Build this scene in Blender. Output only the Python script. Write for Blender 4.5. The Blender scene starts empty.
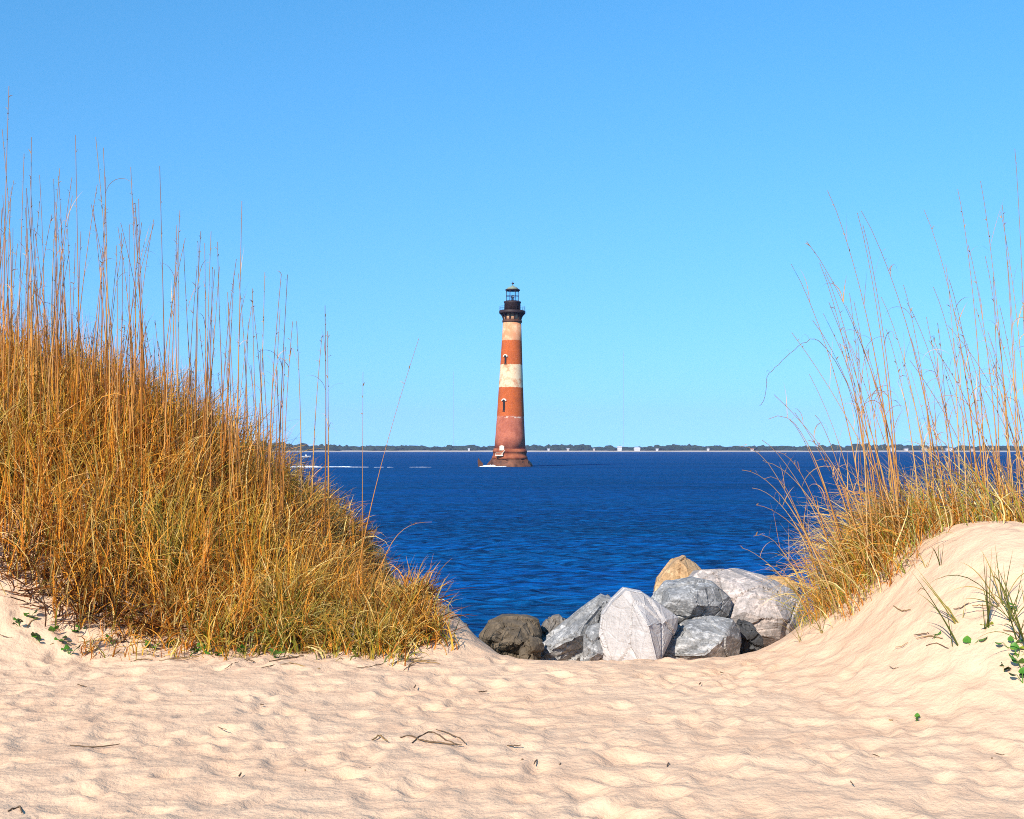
import bpy, bmesh, math, random
import numpy as np
from mathutils import Vector, Matrix

R = math.radians
rng = np.random.default_rng(7)
random.seed(7)
scene = bpy.context.scene
col = scene.collection

# ------------------------------------------------------------------ camera, sky, sun, exposure
F_PX, HORIZON_PY, EYE = 1250.0, 450.0, 1.6
WATER = -2.9
cam_d = bpy.data.cameras.new('camera')
cam_d.lens = 36.0 * F_PX / 1024.0
cam_d.sensor_width = 36.0
cam_d.shift_y = (HORIZON_PY - 409.5) / 1024.0
cam_d.clip_start = 0.1
cam_d.clip_end = 30000
cam = bpy.data.objects.new('camera', cam_d)
cam.location = (0, 0, EYE)
cam.rotation_euler = (R(90), 0, 0)
col.objects.link(cam)
scene.camera = cam

SUN_SIDE, SUN_ELEV = 28.0, 33.0            # degrees left of straight behind the camera, height
world = bpy.data.worlds.new('World')
scene.world = world
world.use_nodes = True
wn = world.node_tree
wn.nodes.clear()
w_out = wn.nodes.new('ShaderNodeOutputWorld')
w_bg = wn.nodes.new('ShaderNodeBackground')
w_sky = wn.nodes.new('ShaderNodeTexSky')
w_sky.sky_type = 'NISHITA'
w_sky.sun_disc = False
w_sky.sun_elevation = R(SUN_ELEV)
w_sky.sun_rotation = R(180 + SUN_SIDE)
w_sky.altitude = 0
w_sky.air_density = 1.0
w_sky.dust_density = 0.0
w_sky.ozone_density = 4.0
w_hs = wn.nodes.new('ShaderNodeHueSaturation')
w_hs.inputs['Saturation'].default_value = 1.26
w_hs.inputs['Hue'].default_value = 0.492
w_hs.inputs['Value'].default_value = 1.02
w_bg.inputs['Strength'].default_value = 0.15
w_tc = wn.nodes.new('ShaderNodeTexCoord')                  # the clear band above the horizon haze, spread over the sky
w_mp = wn.nodes.new('ShaderNodeVectorMath'); w_mp.operation = 'MULTIPLY_ADD'
w_mp.inputs[1].default_value = (1, 1, 0.62); w_mp.inputs[2].default_value = (0, 0, 0.158)
w_nm = wn.nodes.new('ShaderNodeVectorMath'); w_nm.operation = 'NORMALIZE'
wn.links.new(w_tc.outputs['Generated'], w_mp.inputs[0]); wn.links.new(w_mp.outputs[0], w_nm.inputs[0])
wn.links.new(w_nm.outputs[0], w_sky.inputs['Vector'])
wn.links.new(w_sky.outputs[0], w_hs.inputs['Color'])
wn.links.new(w_hs.outputs[0], w_bg.inputs['Color'])
wn.links.new(w_bg.outputs[0], w_out.inputs['Surface'])

sun_d = bpy.data.lights.new('sun', 'SUN')
sun_d.energy = 5.0
sun_d.angle = R(0.5)
sun_d.color = (1.0, 0.93, 0.82)
sun = bpy.data.objects.new('sun', sun_d)
S_DIR = Vector((-math.sin(R(SUN_SIDE)) * math.cos(R(SUN_ELEV)), -math.cos(R(SUN_SIDE)) * math.cos(R(SUN_ELEV)), math.sin(R(SUN_ELEV))))
sun.rotation_euler = S_DIR.to_track_quat('Z', 'Y').to_euler()
sun.location = (-6, -10, 12)
col.objects.link(sun)

vs = scene.view_settings
vs.view_transform = 'Standard'
vs.look = 'None'
vs.exposure = 0.45
vs.gamma = 1.0
vs.use_curve_mapping = False
scene.cycles.max_bounces = 6
scene.cycles.diffuse_bounces = 3
scene.cycles.glossy_bounces = 2
scene.cycles.transmission_bounces = 4
scene.cycles.volume_bounces = 1
scene.cycles.use_denoising = False
scene.cycles.pixel_filter_type = 'BLACKMAN_HARRIS'
scene.cycles.filter_width = 1.0


# ------------------------------------------------------------------ helpers
def tag(o, label=None, cat=None, group=None, kind=None):
    if label: o['label'] = label
    if cat: o['category'] = cat
    if group: o['group'] = group
    if kind: o['kind'] = kind
    return o


def empty(name, loc=(0, 0, 0)):
    o = bpy.data.objects.new(name, None)
    o.empty_display_size = 0.1
    o.location = loc
    col.objects.link(o)
    return o


def link_mesh(name, me, mat, parent=None):
    o = bpy.data.objects.new(name, me)
    for m in (mat if isinstance(mat, (list, tuple)) else [mat]):
        me.materials.append(m)
    col.objects.link(o)
    if parent is not None:
        o.parent = parent
    return o


def np_mesh(name, V, Fq, smooth=True, tint=None):
    """mesh from arrays: V (n,3), Fq (m,4) or (m,3)"""
    V = np.asarray(V, dtype=np.float32); Fq = np.asarray(Fq, dtype=np.int32)
    me = bpy.data.meshes.new(name)
    k = Fq.shape[1]; m = len(Fq)
    me.vertices.add(len(V)); me.vertices.foreach_set('co', V.ravel())
    me.loops.add(m * k); me.loops.foreach_set('vertex_index', Fq.ravel())
    me.polygons.add(m)
    me.polygons.foreach_set('loop_start', np.arange(0, m * k, k, dtype=np.int32))
    me.polygons.foreach_set('loop_total', np.full(m, k, dtype=np.int32))
    me.polygons.foreach_set('use_smooth', np.full(m, smooth, dtype=bool))
    if tint is not None:
        a = me.attributes.new('tint', 'FLOAT_COLOR', 'POINT')
        a.data.foreach_set('color', np.asarray(tint, dtype=np.float32).ravel())
    me.update(calc_edges=True)
    me.validate()
    return me


class MB:
    """collects simple shapes into one bmesh"""
    def __init__(self): self.bm = bmesh.new()

    def lathe(self, prof, n=40, loc=(0, 0, 0), cap=True):
        rings = []
        for r, z in prof:
            rings.append([self.bm.verts.new((loc[0] + r * math.cos(2 * math.pi * i / n), loc[1] + r * math.sin(2 * math.pi * i / n), loc[2] + z)) for i in range(n)])
        for a, b in zip(rings, rings[1:]):
            for i in range(n):
                f = self.bm.faces.new((a[i], a[(i + 1) % n], b[(i + 1) % n], b[i])); f.smooth = True
        if cap:
            self.bm.faces.new(rings[0][::-1]); self.bm.faces.new(rings[-1])
        return self

    def box(self, c, s, rot=None):
        m = Matrix.Translation(c) @ (rot.to_4x4() if rot else Matrix.Identity(4)) @ Matrix.Diagonal((*s, 1))
        bmesh.ops.create_cube(self.bm, size=1.0, matrix=m)
        return self

    def bar(self, a, b, w, w2=None, n=6):
        a, b = Vector(a), Vector(b); d = b - a
        q = d.to_track_quat('Z', 'Y').to_matrix().to_4x4()
        bmesh.ops.create_cone(self.bm, cap_ends=True, segments=n, radius1=w, radius2=w if w2 is None else w2, depth=d.length,
                              matrix=Matrix.Translation((a + b) / 2) @ q)
        return self

    def prism(self, poly, y0, y1):
        """polygon in x-z extruded along y"""
        a = [self.bm.verts.new((x, y0, z)) for x, z in poly]
        b = [self.bm.verts.new((x, y1, z)) for x, z in poly]
        n = len(poly)
        self.bm.faces.new(a); self.bm.faces.new(b[::-1])
        for i in range(n):
            self.bm.faces.new((a[i], b[i], b[(i + 1) % n], a[(i + 1) % n]))
        return self

    def build(self, name, mat, parent=None):
        bmesh.ops.recalc_face_normals(self.bm, faces=self.bm.faces)
        me = bpy.data.meshes.new(name); self.bm.to_mesh(me); self.bm.free()
        return link_mesh(name, me, mat, parent)


_tab = np.random.default_rng(11).random((256, 256))


def vnoise(x, y):
    xi = np.floor(x).astype(int); yi = np.floor(y).astype(int)
    fx = x - xi; fy = y - yi
    fx = fx * fx * fx * (fx * (fx * 6 - 15) + 10); fy = fy * fy * fy * (fy * (fy * 6 - 15) + 10)
    g = lambda i, j: _tab[i % 256, j % 256]
    return (g(xi, yi) * (1 - fx) + g(xi + 1, yi) * fx) * (1 - fy) + (g(xi, yi + 1) * (1 - fx) + g(xi + 1, yi + 1) * fx) * fy - 0.5


def fbm(x, y, o=4):
    s = 0; a = 1.0
    for k in range(o):
        s = s + a * vnoise(x * 2 ** k + 17.3 * k, y * 2 ** k - 9.1 * k); a *= 0.5
    return s


def sstep(a, b, x):
    t = np.clip((x - a) / (b - a), 0, 1)
    return t * t * (3 - 2 * t)


# ------------------------------------------------------------------ materials
class Mat:
    def __init__(self, name):
        self.m = bpy.data.materials.new(name); self.m.use_nodes = True
        self.t = self.m.node_tree; self.n = self.t.nodes; self.l = self.t.links
        self.p = self.n['Principled BSDF']

    def node(self, typ, **kw):
        nd = self.n.new(typ)
        for k, v in kw.items():
            if k in ('operation', 'blend_type', 'data_type', 'attribute_name', 'feature', 'noise_dimensions', 'wave_type', 'bands_direction', 'interpolation_type'):
                setattr(nd, k, v)
            else:
                nd.inputs[k.replace('_', ' ')].default_value = v
        return nd

    def link(self, a, b): self.l.new(a, b)

    def coords(self, scale=(1, 1, 1), obj=True):
        tc = self.n.new('ShaderNodeTexCoord'); mp = self.n.new('ShaderNodeMapping')
        mp.inputs['Scale'].default_value = scale
        self.link(tc.outputs['Object' if obj else 'Generated'], mp.inputs['Vector'])
        return mp.outputs[0]

    def noise(self, vec, scale, detail=4, rough=0.55, dist=0.0):
        nd = self.n.new('ShaderNodeTexNoise')
        nd.inputs['Scale'].default_value = scale; nd.inputs['Detail'].default_value = detail
        nd.inputs['Roughness'].default_value = rough; nd.inputs['Distortion'].default_value = dist
        self.link(vec, nd.inputs['Vector'])
        return nd.outputs['Fac']

    def ramp(self, fac, stops, interp='LINEAR'):
        nd = self.n.new('ShaderNodeValToRGB'); cr = nd.color_ramp; cr.interpolation = interp
        while len(cr.elements) < len(stops): cr.elements.new(0.5)
        for e, (p, c) in zip(cr.elements, stops):
            e.position = p; e.color = (*c, 1) if len(c) == 3 else c
        self.link(fac, nd.inputs['Fac'])
        return nd.outputs['Color']

    def mix(self, fac, a, b, blend='MIX'):
        nd = self.n.new('ShaderNodeMix'); nd.data_type = 'RGBA'; nd.blend_type = blend
        for v, i in ((fac, 0), (a, 6), (b, 7)):
            if hasattr(v, 'is_output'): self.link(v, nd.inputs[i])
            else: nd.inputs[i].default_value = v if i == 0 else (*v, 1)
        return nd.outputs[2]

    def bump(self, h, strength, dist=0.02, normal=None):
        nd = self.n.new('ShaderNodeBump')
        nd.inputs['Strength'].default_value = strength; nd.inputs['Distance'].default_value = dist
        self.link(h, nd.inputs['Height'])
        if normal is not None: self.link(normal, nd.inputs['Normal'])
        return nd.outputs[0]

    def set(self, color=None, rough=None, spec=None, metal=None, normal=None):
        for k, v in (('Base Color', color), ('Roughness', rough), ('Specular IOR Level', spec), ('Metallic', metal), ('Normal', normal)):
            if v is None: continue
            if hasattr(v, 'is_output'): self.link(v, self.p.inputs[k])
            else: self.p.inputs[k].default_value = (*v, 1) if isinstance(v, tuple) else v
        return self


def mat_plain(name, c1, c2=None, scale=6.0, rough=0.7, bump=0.0, spec=0.3, metal=0.0):
    m = Mat(name); c2 = c2 or tuple(x * 0.75 for x in c1)
    v = m.coords()
    f = m.noise(v, scale, 5)
    m.set(color=m.ramp(f, [(0.3, c1), (0.7, c2)]), rough=rough, spec=spec, metal=metal)
    if bump: m.set(normal=m.bump(f, bump, 0.02))
    return m.m


def mat_sand():
    m = Mat('beach_sand'); v = m.coords()
    big = m.noise(v, 0.7, 3); mid = m.noise(v, 5.0, 4); fine = m.noise(v, 240, 2); grain = m.noise(v, 700, 1)
    c = m.ramp(mid, [(0.3, (0.69, 0.43, 0.268)), (0.7, (0.76, 0.505, 0.322))])
    c = m.mix(m.ramp(big, [(0.4, (0, 0, 0)), (0.75, (0.5, 0.5, 0.5))]), c, (0.78, 0.55, 0.37))
    c = m.mix(m.ramp(fine, [(0.58, (0, 0, 0)), (0.75, (0.35, 0.35, 0.35))]), c, (0.42, 0.28, 0.19))
    n = m.bump(m.noise(v, 22, 5, 0.6), 0.55, 0.03)
    n = m.bump(grain, 0.25, 0.004, n)
    return m.set(color=c, rough=0.95, spec=0.1, normal=n).m


def mat_water():
    m = Mat('sea_water'); v = m.coords()
    vs_ = m.coords((0.25, 1.0, 1.0))
    patch = m.noise(m.coords((0.006, 0.03, 1)), 1.0, 5, 0.6)
    streak = m.noise(vs_, 0.16, 5, 0.65)
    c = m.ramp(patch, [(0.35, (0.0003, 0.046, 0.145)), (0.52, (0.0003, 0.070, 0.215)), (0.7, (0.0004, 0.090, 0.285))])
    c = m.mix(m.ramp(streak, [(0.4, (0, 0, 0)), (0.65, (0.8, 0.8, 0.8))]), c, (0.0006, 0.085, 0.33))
    ripple_shade = m.noise(m.coords((0.8, 2.4, 1)), 1.0, 4, 0.7)
    c = m.mix(m.ramp(ripple_shade, [(0.42, (0.9, 0.9, 0.9)), (0.56, (0, 0, 0))]), c, (0.0003, 0.020, 0.07))  # dark sides of ripples painted into the base colour
    wavelet_glint = m.noise(m.coords((0.7, 2.2, 1)), 1.7, 3, 0.7)
    c = m.mix(m.ramp(wavelet_glint, [(0.55, (0, 0, 0)), (0.68, (0.55, 0.55, 0.55))]), c, (0.006, 0.15, 0.42))  # bright wavelet reflections painted in as paler streaks of base colour
    n = m.bump(m.noise(vs_, 0.35, 4, 0.65), 0.8, 1.2)
    n = m.bump(m.noise(m.coords((0.5, 1, 1)), 1.6, 5, 0.65), 0.9, 0.25, n)
    n = m.bump(m.noise(v, 7, 3, 0.6), 0.6, 0.03, n)
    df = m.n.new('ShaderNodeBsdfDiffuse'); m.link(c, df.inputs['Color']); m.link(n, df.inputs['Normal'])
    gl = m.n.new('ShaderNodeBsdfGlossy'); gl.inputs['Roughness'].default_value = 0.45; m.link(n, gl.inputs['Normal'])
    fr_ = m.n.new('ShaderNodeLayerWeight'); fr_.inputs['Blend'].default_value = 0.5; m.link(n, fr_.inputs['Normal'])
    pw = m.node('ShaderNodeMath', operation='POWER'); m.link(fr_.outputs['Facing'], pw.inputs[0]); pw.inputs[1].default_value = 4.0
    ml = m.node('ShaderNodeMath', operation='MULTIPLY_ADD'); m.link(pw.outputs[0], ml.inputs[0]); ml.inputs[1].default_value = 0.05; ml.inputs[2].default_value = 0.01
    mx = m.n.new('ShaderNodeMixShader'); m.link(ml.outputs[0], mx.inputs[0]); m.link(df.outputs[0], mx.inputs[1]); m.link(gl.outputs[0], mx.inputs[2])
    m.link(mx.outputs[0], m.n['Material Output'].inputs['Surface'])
    return m.m


def mat_grass(name, stops, trans=0.3, rough=0.6, tipc=(0.66, 0.37, 0.09)):
    """blade colour from the blade's own random value, paler towards a dry tip"""
    m = Mat(name)
    at = m.node('ShaderNodeAttribute', attribute_name='tint')
    sep = m.n.new('ShaderNodeSeparateColor'); m.link(at.outputs['Color'], sep.inputs[0])
    c = m.ramp(sep.outputs[0], stops)
    tip = m.ramp(sep.outputs[1], [(0.45, (0, 0, 0)), (1.0, (0.55, 0.55, 0.55))])
    c = m.mix(tip, c, tipc)
    m.set(color=c, rough=rough, spec=0.25)
    tr = m.n.new('ShaderNodeBsdfTranslucent'); m.link(c, tr.inputs['Color'])
    mx = m.n.new('ShaderNodeMixShader'); mx.inputs[0].default_value = trans
    out = m.n['Material Output']
    m.link(m.p.outputs[0], mx.inputs[1]); m.link(tr.outputs[0], mx.inputs[2]); m.link(mx.outputs[0], out.inputs['Surface'])
    return m.m


def mat_rock(name, dark, mid, light, vein=0.5, scale=1.0, stain=None, speck=0.75):
    m = Mat(name); v = m.coords()
    a = m.noise(v, 2.2 * scale, 6, 0.65, 0.8); b = m.noise(v, 26 * scale, 4, 0.7)
    st = m.noise(m.coords((1.0, 1.0, 4.0)), 3.0 * scale, 6, 0.7, 1.5)
    c = m.ramp(a, [(0.3, dark), (0.5, mid), (0.68, light)])
    c = m.mix(m.ramp(st, [(0.5, (0, 0, 0)), (0.58, (vein, vein, vein)), (0.66, (0, 0, 0))]), c, tuple(min(1, x * 1.35) for x in light))
    c = m.mix(m.ramp(b, [(0.40, (speck, speck, speck)), (0.55, (0, 0, 0))]), c, tuple(x * 0.55 for x in mid), 'MIX')
    if stain:
        s = m.noise(v, 1.4 * scale, 4, 0.6)
        c = m.mix(m.ramp(s, [(0.5, (0, 0, 0)), (0.66, (0.7, 0.7, 0.7))]), c, stain)
    vo = m.n.new('ShaderNodeTexVoronoi'); vo.feature = 'DISTANCE_TO_EDGE'; vo.inputs['Scale'].default_value = 5 * scale
    m.link(v, vo.inputs['Vector'])
    n = m.bump(a, 0.35, 0.08); n = m.bump(b, 0.45, 0.012, n); n = m.bump(st, 0.4, 0.03, n)
    n = m.bump(m.ramp(vo.outputs['Distance'], [(0, (0, 0, 0)), (0.06, (1, 1, 1))]), 0.25, 0.02, n)
    return m.set(color=c, rough=0.85, spec=0.3, normal=n).m


def mat_tower(H):
    """brick tower with two worn cream bands; lowest band washed to pink brick"""
    m = Mat('banded_brick'); tc = m.n.new('ShaderNodeTexCoord')
    sp = m.n.new('ShaderNodeSeparateXYZ'); m.link(tc.outputs['Object'], sp.inputs[0])
    v = tc.outputs['Object']
    wob = m.noise(v, 1.6, 6, 0.8)
    ma = m.node('ShaderNodeMath', operation='MULTIPLY_ADD'); m.link(wob, ma.inputs[0]); ma.inputs[1].default_value = 1.1; m.link(sp.outputs['Z'], ma.inputs[2])
    dv = m.node('ShaderNodeMath', operation='DIVIDE'); m.link(ma.outputs[0], dv.inputs[0]); dv.inputs[1].default_value = H
    white = m.ramp(dv.outputs[0], [(0.0, (0, 0, 0)), (0.4985, (1, 1, 1)), (0.679, (0, 0, 0)), (0.869, (1, 1, 1))], 'CONSTANT')
    pink = m.ramp(dv.outputs[0], [(0.0, (1, 1, 1)), (0.270, (0, 0, 0))], 'CONSTANT')
    mp = m.n.new('ShaderNodeMapping'); mp.inputs['Scale'].default_value = (1, 1, 1); m.link(v, mp.inputs[0])
    wear = m.noise(mp.outputs[0], 0.42, 6, 0.7)
    grain = m.noise(mp.outputs[0], 3.2, 5, 0.7)
    brick = m.ramp(grain, [(0.3, (0.38, 0.075, 0.020)), (0.55, (0.52, 0.115, 0.030)), (0.75, (0.62, 0.18, 0.055))])
    brick = m.mix(m.ramp(wear, [(0.45, (0, 0, 0)), (0.7, (0.45, 0.45, 0.45))]), brick, (0.24, 0.06, 0.022))
    pk = m.ramp(grain, [(0.3, (0.42, 0.115, 0.06)), (0.6, (0.55, 0.175, 0.10)), (0.8, (0.64, 0.29, 0.18))])
    pk = m.mix(m.ramp(wear, [(0.35, (0.7, 0.7, 0.7)), (0.6, (0, 0, 0))]), pk, (0.27, 0.066, 0.04))
    cream = m.ramp(grain, [(0.3, (0.72, 0.48, 0.27)), (0.65, (0.78, 0.59, 0.38))])
    cream = m.mix(m.ramp(wear, [(0.50, (0, 0, 0)), (0.62, (0.85, 0.85, 0.85))]), cream, (0.56, 0.21, 0.09))
    topb = m.ramp(dv.outputs[0], [(0.0, (0, 0, 0)), (0.856, (1, 1, 1))], 'CONSTANT')
    tw_ = m.ramp(m.noise(mp.outputs[0], 0.7, 5, 0.7), [(0.32, (0.35, 0.35, 0.35)), (0.56, (1, 1, 1))])
    cream = m.mix(m.mix(1.0, topb, tw_, 'MULTIPLY'), cream, (0.60, 0.25, 0.12))
    c = m.mix(pink, brick, pk)
    edge = m.ramp(dv.outputs[0], [(0.0, (0, 0, 0)), (0.257, (0, 0, 0)), (0.264, (1, 1, 1)), (0.270, (0, 0, 0))], 'LINEAR')
    speck = m.ramp(m.noise(mp.outputs[0], 0.8, 3, 0.7), [(0.52, (0, 0, 0)), (0.56, (1, 1, 1))])
    c = m.mix(m.mix(1.0, edge, speck, 'MULTIPLY'), c, (0.85, 0.72, 0.55))
    c = m.mix(white, c, cream)
    br = m.n.new('ShaderNodeTexBrick'); br.inputs['Scale'].default_value = 1.4
    n = m.bump(m.noise(m.coords((1, 1, 7)), 1.4, 4, 0.6), 0.35, 0.12)
    return m.set(color=c, rough=0.9, spec=0.15, normal=n).m


M_SAND = mat_sand()
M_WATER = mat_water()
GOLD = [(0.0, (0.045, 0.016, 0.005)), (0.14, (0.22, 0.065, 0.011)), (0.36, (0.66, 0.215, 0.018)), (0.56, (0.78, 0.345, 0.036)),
        (0.74, (0.70, 0.40, 0.05)), (0.84, (0.20, 0.19, 0.020)), (0.92, (0.06, 0.10, 0.010)), (1.0, (0.90, 0.62, 0.22))]
M_GRASS = mat_grass('dry_dune_grass', GOLD, 0.16, 0.42)
M_STEM = mat_grass('sea_oat_stem', [(0.0, (0.16, 0.07, 0.022)), (0.4, (0.50, 0.19, 0.035)), (0.75, (0.60, 0.27, 0.06)), (1.0, (0.58, 0.36, 0.14))], 0.08, 0.5, (0.17, 0.13, 0.13))
GOLD2 = [(0.0, (0.05, 0.020, 0.006)), (0.14, (0.23, 0.085, 0.015)), (0.36, (0.62, 0.22, 0.022)), (0.56, (0.74, 0.33, 0.045)),
         (0.74, (0.70, 0.45, 0.07)), (0.84, (0.27, 0.28, 0.025)), (0.92, (0.10, 0.15, 0.015)), (1.0, (0.90, 0.68, 0.30))]
M_GRASS_PALE = mat_grass('straw_dune_grass', GOLD2, 0.16, 0.42)
M_STEM_PALE = mat_grass('pale_sea_oat_stem', [(0.0, (0.17, 0.085, 0.035)), (0.4, (0.44, 0.19, 0.05)), (0.75, (0.56, 0.29, 0.09)), (1.0, (0.60, 0.38, 0.16))], 0.08, 0.5, (0.15, 0.12, 0.12))
M_SEED = mat_grass('sea_oat_seed', [(0.0, (0.20, 0.11, 0.05)), (1.0, (0.50, 0.33, 0.16))], 0.2)
M_TUFT = mat_grass('green_beach_grass', [(0.0, (0.06, 0.075, 0.014)), (0.45, (0.13, 0.14, 0.022)), (0.75, (0.26, 0.22, 0.045)), (1.0, (0.42, 0.27, 0.07))], 0.25)
M_LEAF = mat_plain('green_leaf', (0.045, 0.15, 0.014), (0.10, 0.24, 0.025), 30, 0.45)
M_LEAFY = mat_plain('yellow_leaf', (0.34, 0.36, 0.03), (0.20, 0.30, 0.03), 30, 0.5)
M_LEAFD = mat_plain('dark_leaf', (0.02, 0.04, 0.012), (0.05, 0.06, 0.02), 30, 0.6)
M_TWIG = mat_plain('dead_twig', (0.09, 0.055, 0.03), (0.19, 0.12, 0.065), 40, 0.85)
M_STRAW = mat_plain('dead_straw', (0.34, 0.22, 0.09), (0.22, 0.12, 0.045), 40, 0.8)

# ------------------------------------------------------------------ the ground
CREST_X = [-30, -14, -7, -5, -4, -3.05, -2.07, -1.4, -0.9, -0.4, -0.1]
CREST_Z = [2.3, 2.5, 2.4, 2.1, 1.78, 1.36, 0.86, 0.45, 0.22, 0.06, 0.0]


def dune_left(x, y):
    A = np.interp(x, CREST_X, CREST_Z)
    yb = 9.55 - 0.9 * sstep(-2.4, -4.6, x)
    up = sstep(yb, 12.3, y)
    return A * up * (1 - sstep(14.0, 19.0, y)), np.clip(A / 0.5, 0, 1) * (1 - sstep(14.0, 19.0, y))


def dune_right(x, y):
    # domed nose of the right dune, and the ridge running off to the right of it
    u = (x - 3.53) / np.where(x < 3.53, 0.98, 1.25); w = (y - 9.1) / np.where(y < 9.1, 2.0, 2.4)
    h = 1.09 * np.exp(-(np.abs(u) ** 2.25 + np.abs(w) ** 2.3))
    h = h + 0.75 * sstep(3.6, 6.0, x) * np.exp(-((y - 9.8) / 2.2) ** 2)
    dip = 0.10 * np.exp(-(((x - 4.25) / 0.35) ** 2 + ((y - 8.4) / 0.6) ** 2))
    return h - dip, np.clip(h / 0.5, 0, 1)


def ground_smooth(x, y):
    x = np.asarray(x, float); y = np.asarray(y, float)
    base = -4.3 * sstep(9.3, 20.5, y) - 0.05 * sstep(6, 9.5, y)
    hl, ml = dune_left(x, y); hr, mr = dune_right(x, y)
    z = base * (1 - np.maximum(ml, mr)) + hl + hr
    z = z + 0.46 * np.exp(-(((x + 0.68) / 0.42) ** 2 + ((y - 10.35) / 0.6) ** 2))       # sand lip by the grass nose
    z = z + 0.05 * fbm(x * 0.55, y * 0.55, 2)
    return z


# footprints trodden into the path
_f = np.random.default_rng(3)
FEET = [(_f.uniform(-5.2, 5.2), _f.uniform(4.2, 10.6), _f.normal(math.pi / 2, 0.7), _f.uniform(0.07, 0.19), _f.uniform(0.045, 0.095), _f.uniform(0.005, 0.017)) for _ in range(1700)]


def rough_sand(X, Y):
    d = 0.016 * fbm(X * 1.3, Y * 2.3, 3) + 0.014 * vnoise(X * 5 + 3, Y * 7)
    rid = 1 - 2 * np.abs(vnoise(X * 2.1 + 40 + 0.5 * vnoise(X * 3, Y * 3), Y * 4.2 + 11))
    d = d + 0.010 * rid
    d = d + 0.0085 * (1 - 2 * np.abs(vnoise(X * 6.3 + 9 + 0.6 * vnoise(X * 9, Y * 9), Y * 8.7 + 31))) + 0.004 * vnoise(X * 14, Y * 16)
    return d


def ground(x, y):
    x = np.asarray(x, float); y = np.asarray(y, float)
    return ground_smooth(x, y) + rough_sand(x, y) * sand_mask(x, y)


def sand_mask(x, y):
    return (1 - sstep(10.6, 13, y)) * (1 - 0.35 * np.clip(dune_right(x, y)[0] / 0.5, 0, 1))


def pix(px, py, Y):
    return Vector(((px - 512.0) / F_PX * Y, Y, EYE - (py - HORIZON_PY) / F_PX * Y))


def on_ground(px, py):
    ys = np.linspace(3.5, 30, 4000)
    xs = (px - 512.0) / F_PX * ys; zs = EYE - (py - HORIZON_PY) / F_PX * ys
    hit = np.nonzero(ground(xs, ys) >= zs)[0]
    k = hit[0] if len(hit) else -1
    return Vector((xs[k], ys[k], float(ground(xs[k], ys[k]))))


def build_ground():
    xs = np.concatenate([np.linspace(-400, -40, 10), np.linspace(-36, -12, 13), np.linspace(-11, -5.6, 40), np.linspace(-5.5, 5.5, 480), np.linspace(5.6, 11, 40), np.linspace(12, 36, 13), np.linspace(40, 400, 10)])
    ys = np.concatenate([np.linspace(-300, -20, 10), np.linspace(-15, 3, 19), np.linspace(3.4, 4.2, 6), np.linspace(4.25, 10.8, 330), np.linspace(10.9, 14, 45), np.linspace(14.3, 40, 50)])
    X, Y = np.meshgrid(xs, ys)
    Z = ground(X, Y)
    D = np.zeros_like(Z)
    for fx, fy, a, l, w, dp in FEET:
        i0, i1 = np.searchsorted(xs, [fx - 0.6, fx + 0.6]); j0, j1 = np.searchsorted(ys, [fy - 0.6, fy + 0.6])
        if i1 <= i0 or j1 <= j0: continue
        dx = X[j0:j1, i0:i1] - fx; dy = Y[j0:j1, i0:i1] - fy
        u = (dx * math.cos(a) + dy * math.sin(a)) / l; v = (-dx * math.sin(a) + dy * math.cos(a)) / w
        r = np.sqrt(u * u + v * v)
        D[j0:j1, i0:i1] += dp * (-np.exp(-r ** 4 * 0.9) + 0.4 * np.exp(-((r - 1.35) / 0.5) ** 2))
    Z = Z + np.clip(D, -0.06, 0.05) * sand_mask(X, Y) * (1 - sstep(10.3, 10.8, Y))
    n, m = len(xs), len(ys)
    V = np.stack([X.ravel(), Y.ravel(), Z.ravel()], 1)
    idx = np.arange(n * m).reshape(m, n)
    Q = np.stack([idx[:-1, :-1], idx[:-1, 1:], idx[1:, 1:], idx[1:, :-1]], -1).reshape(-1, 4)
    o = link_mesh('beach_ground', np_mesh('beach_ground', V, Q), M_SAND)
    tag(o, 'pale pinkish trodden sand of the beach path and bare dunes', 'sand', kind='structure')


def build_sea():
    r = np.concatenate([np.arange(24, 130, 0.24), np.geomspace(130.4, 9000, 160)])
    a = np.concatenate([np.linspace(-78, -30, 40)[:-1], np.linspace(-30, 30, 560), np.linspace(30, 78, 40)[1:]])
    A, RR = np.meshgrid(np.radians(a), r)
    X = RR * np.sin(A); Y = RR * np.cos(A); Z = np.zeros_like(X)
    g = np.random.default_rng(5)
    fade = 1 - sstep(55, 124, RR)
    for k in range(46):
        wl = g.uniform(0.75, 1.5) if k < 30 else g.uniform(1.8, 5.0)
        th = math.radians(g.normal(-105, 32)); kk = 2 * math.pi / wl
        amp = wl * g.uniform(0.003, 0.0065) * (1.0 if k < 30 else 0.6)
        ph = kk * (X * math.cos(th) + Y * math.sin(th)) + g.uniform(0, 6.28) + 1.1 * vnoise(X / (wl * 2.5) + k * 7, Y / (wl * 2.5))
        s = np.sin(ph)
        Z += amp * (s + 0.35 * np.cos(2 * ph)) * (0.6 + 0.9 * (vnoise(X / (wl * 6) + k, Y / (wl * 5)) + 0.5))
    Z = WATER + Z * fade
    m, n = RR.shape
    V = np.stack([X.ravel(), Y.ravel(), Z.ravel()], 1)
    idx = np.arange(n * m).reshape(m, n)
    Q = np.stack([idx[:-1, :-1], idx[1:, :-1], idx[1:, 1:], idx[:-1, 1:]], -1).reshape(-1, 4)
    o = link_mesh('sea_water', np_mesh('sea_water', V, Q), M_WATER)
    tag(o, 'deep blue rippled sea between the beach and far shore', 'water', kind='structure')


build_ground()
build_sea()

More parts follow.
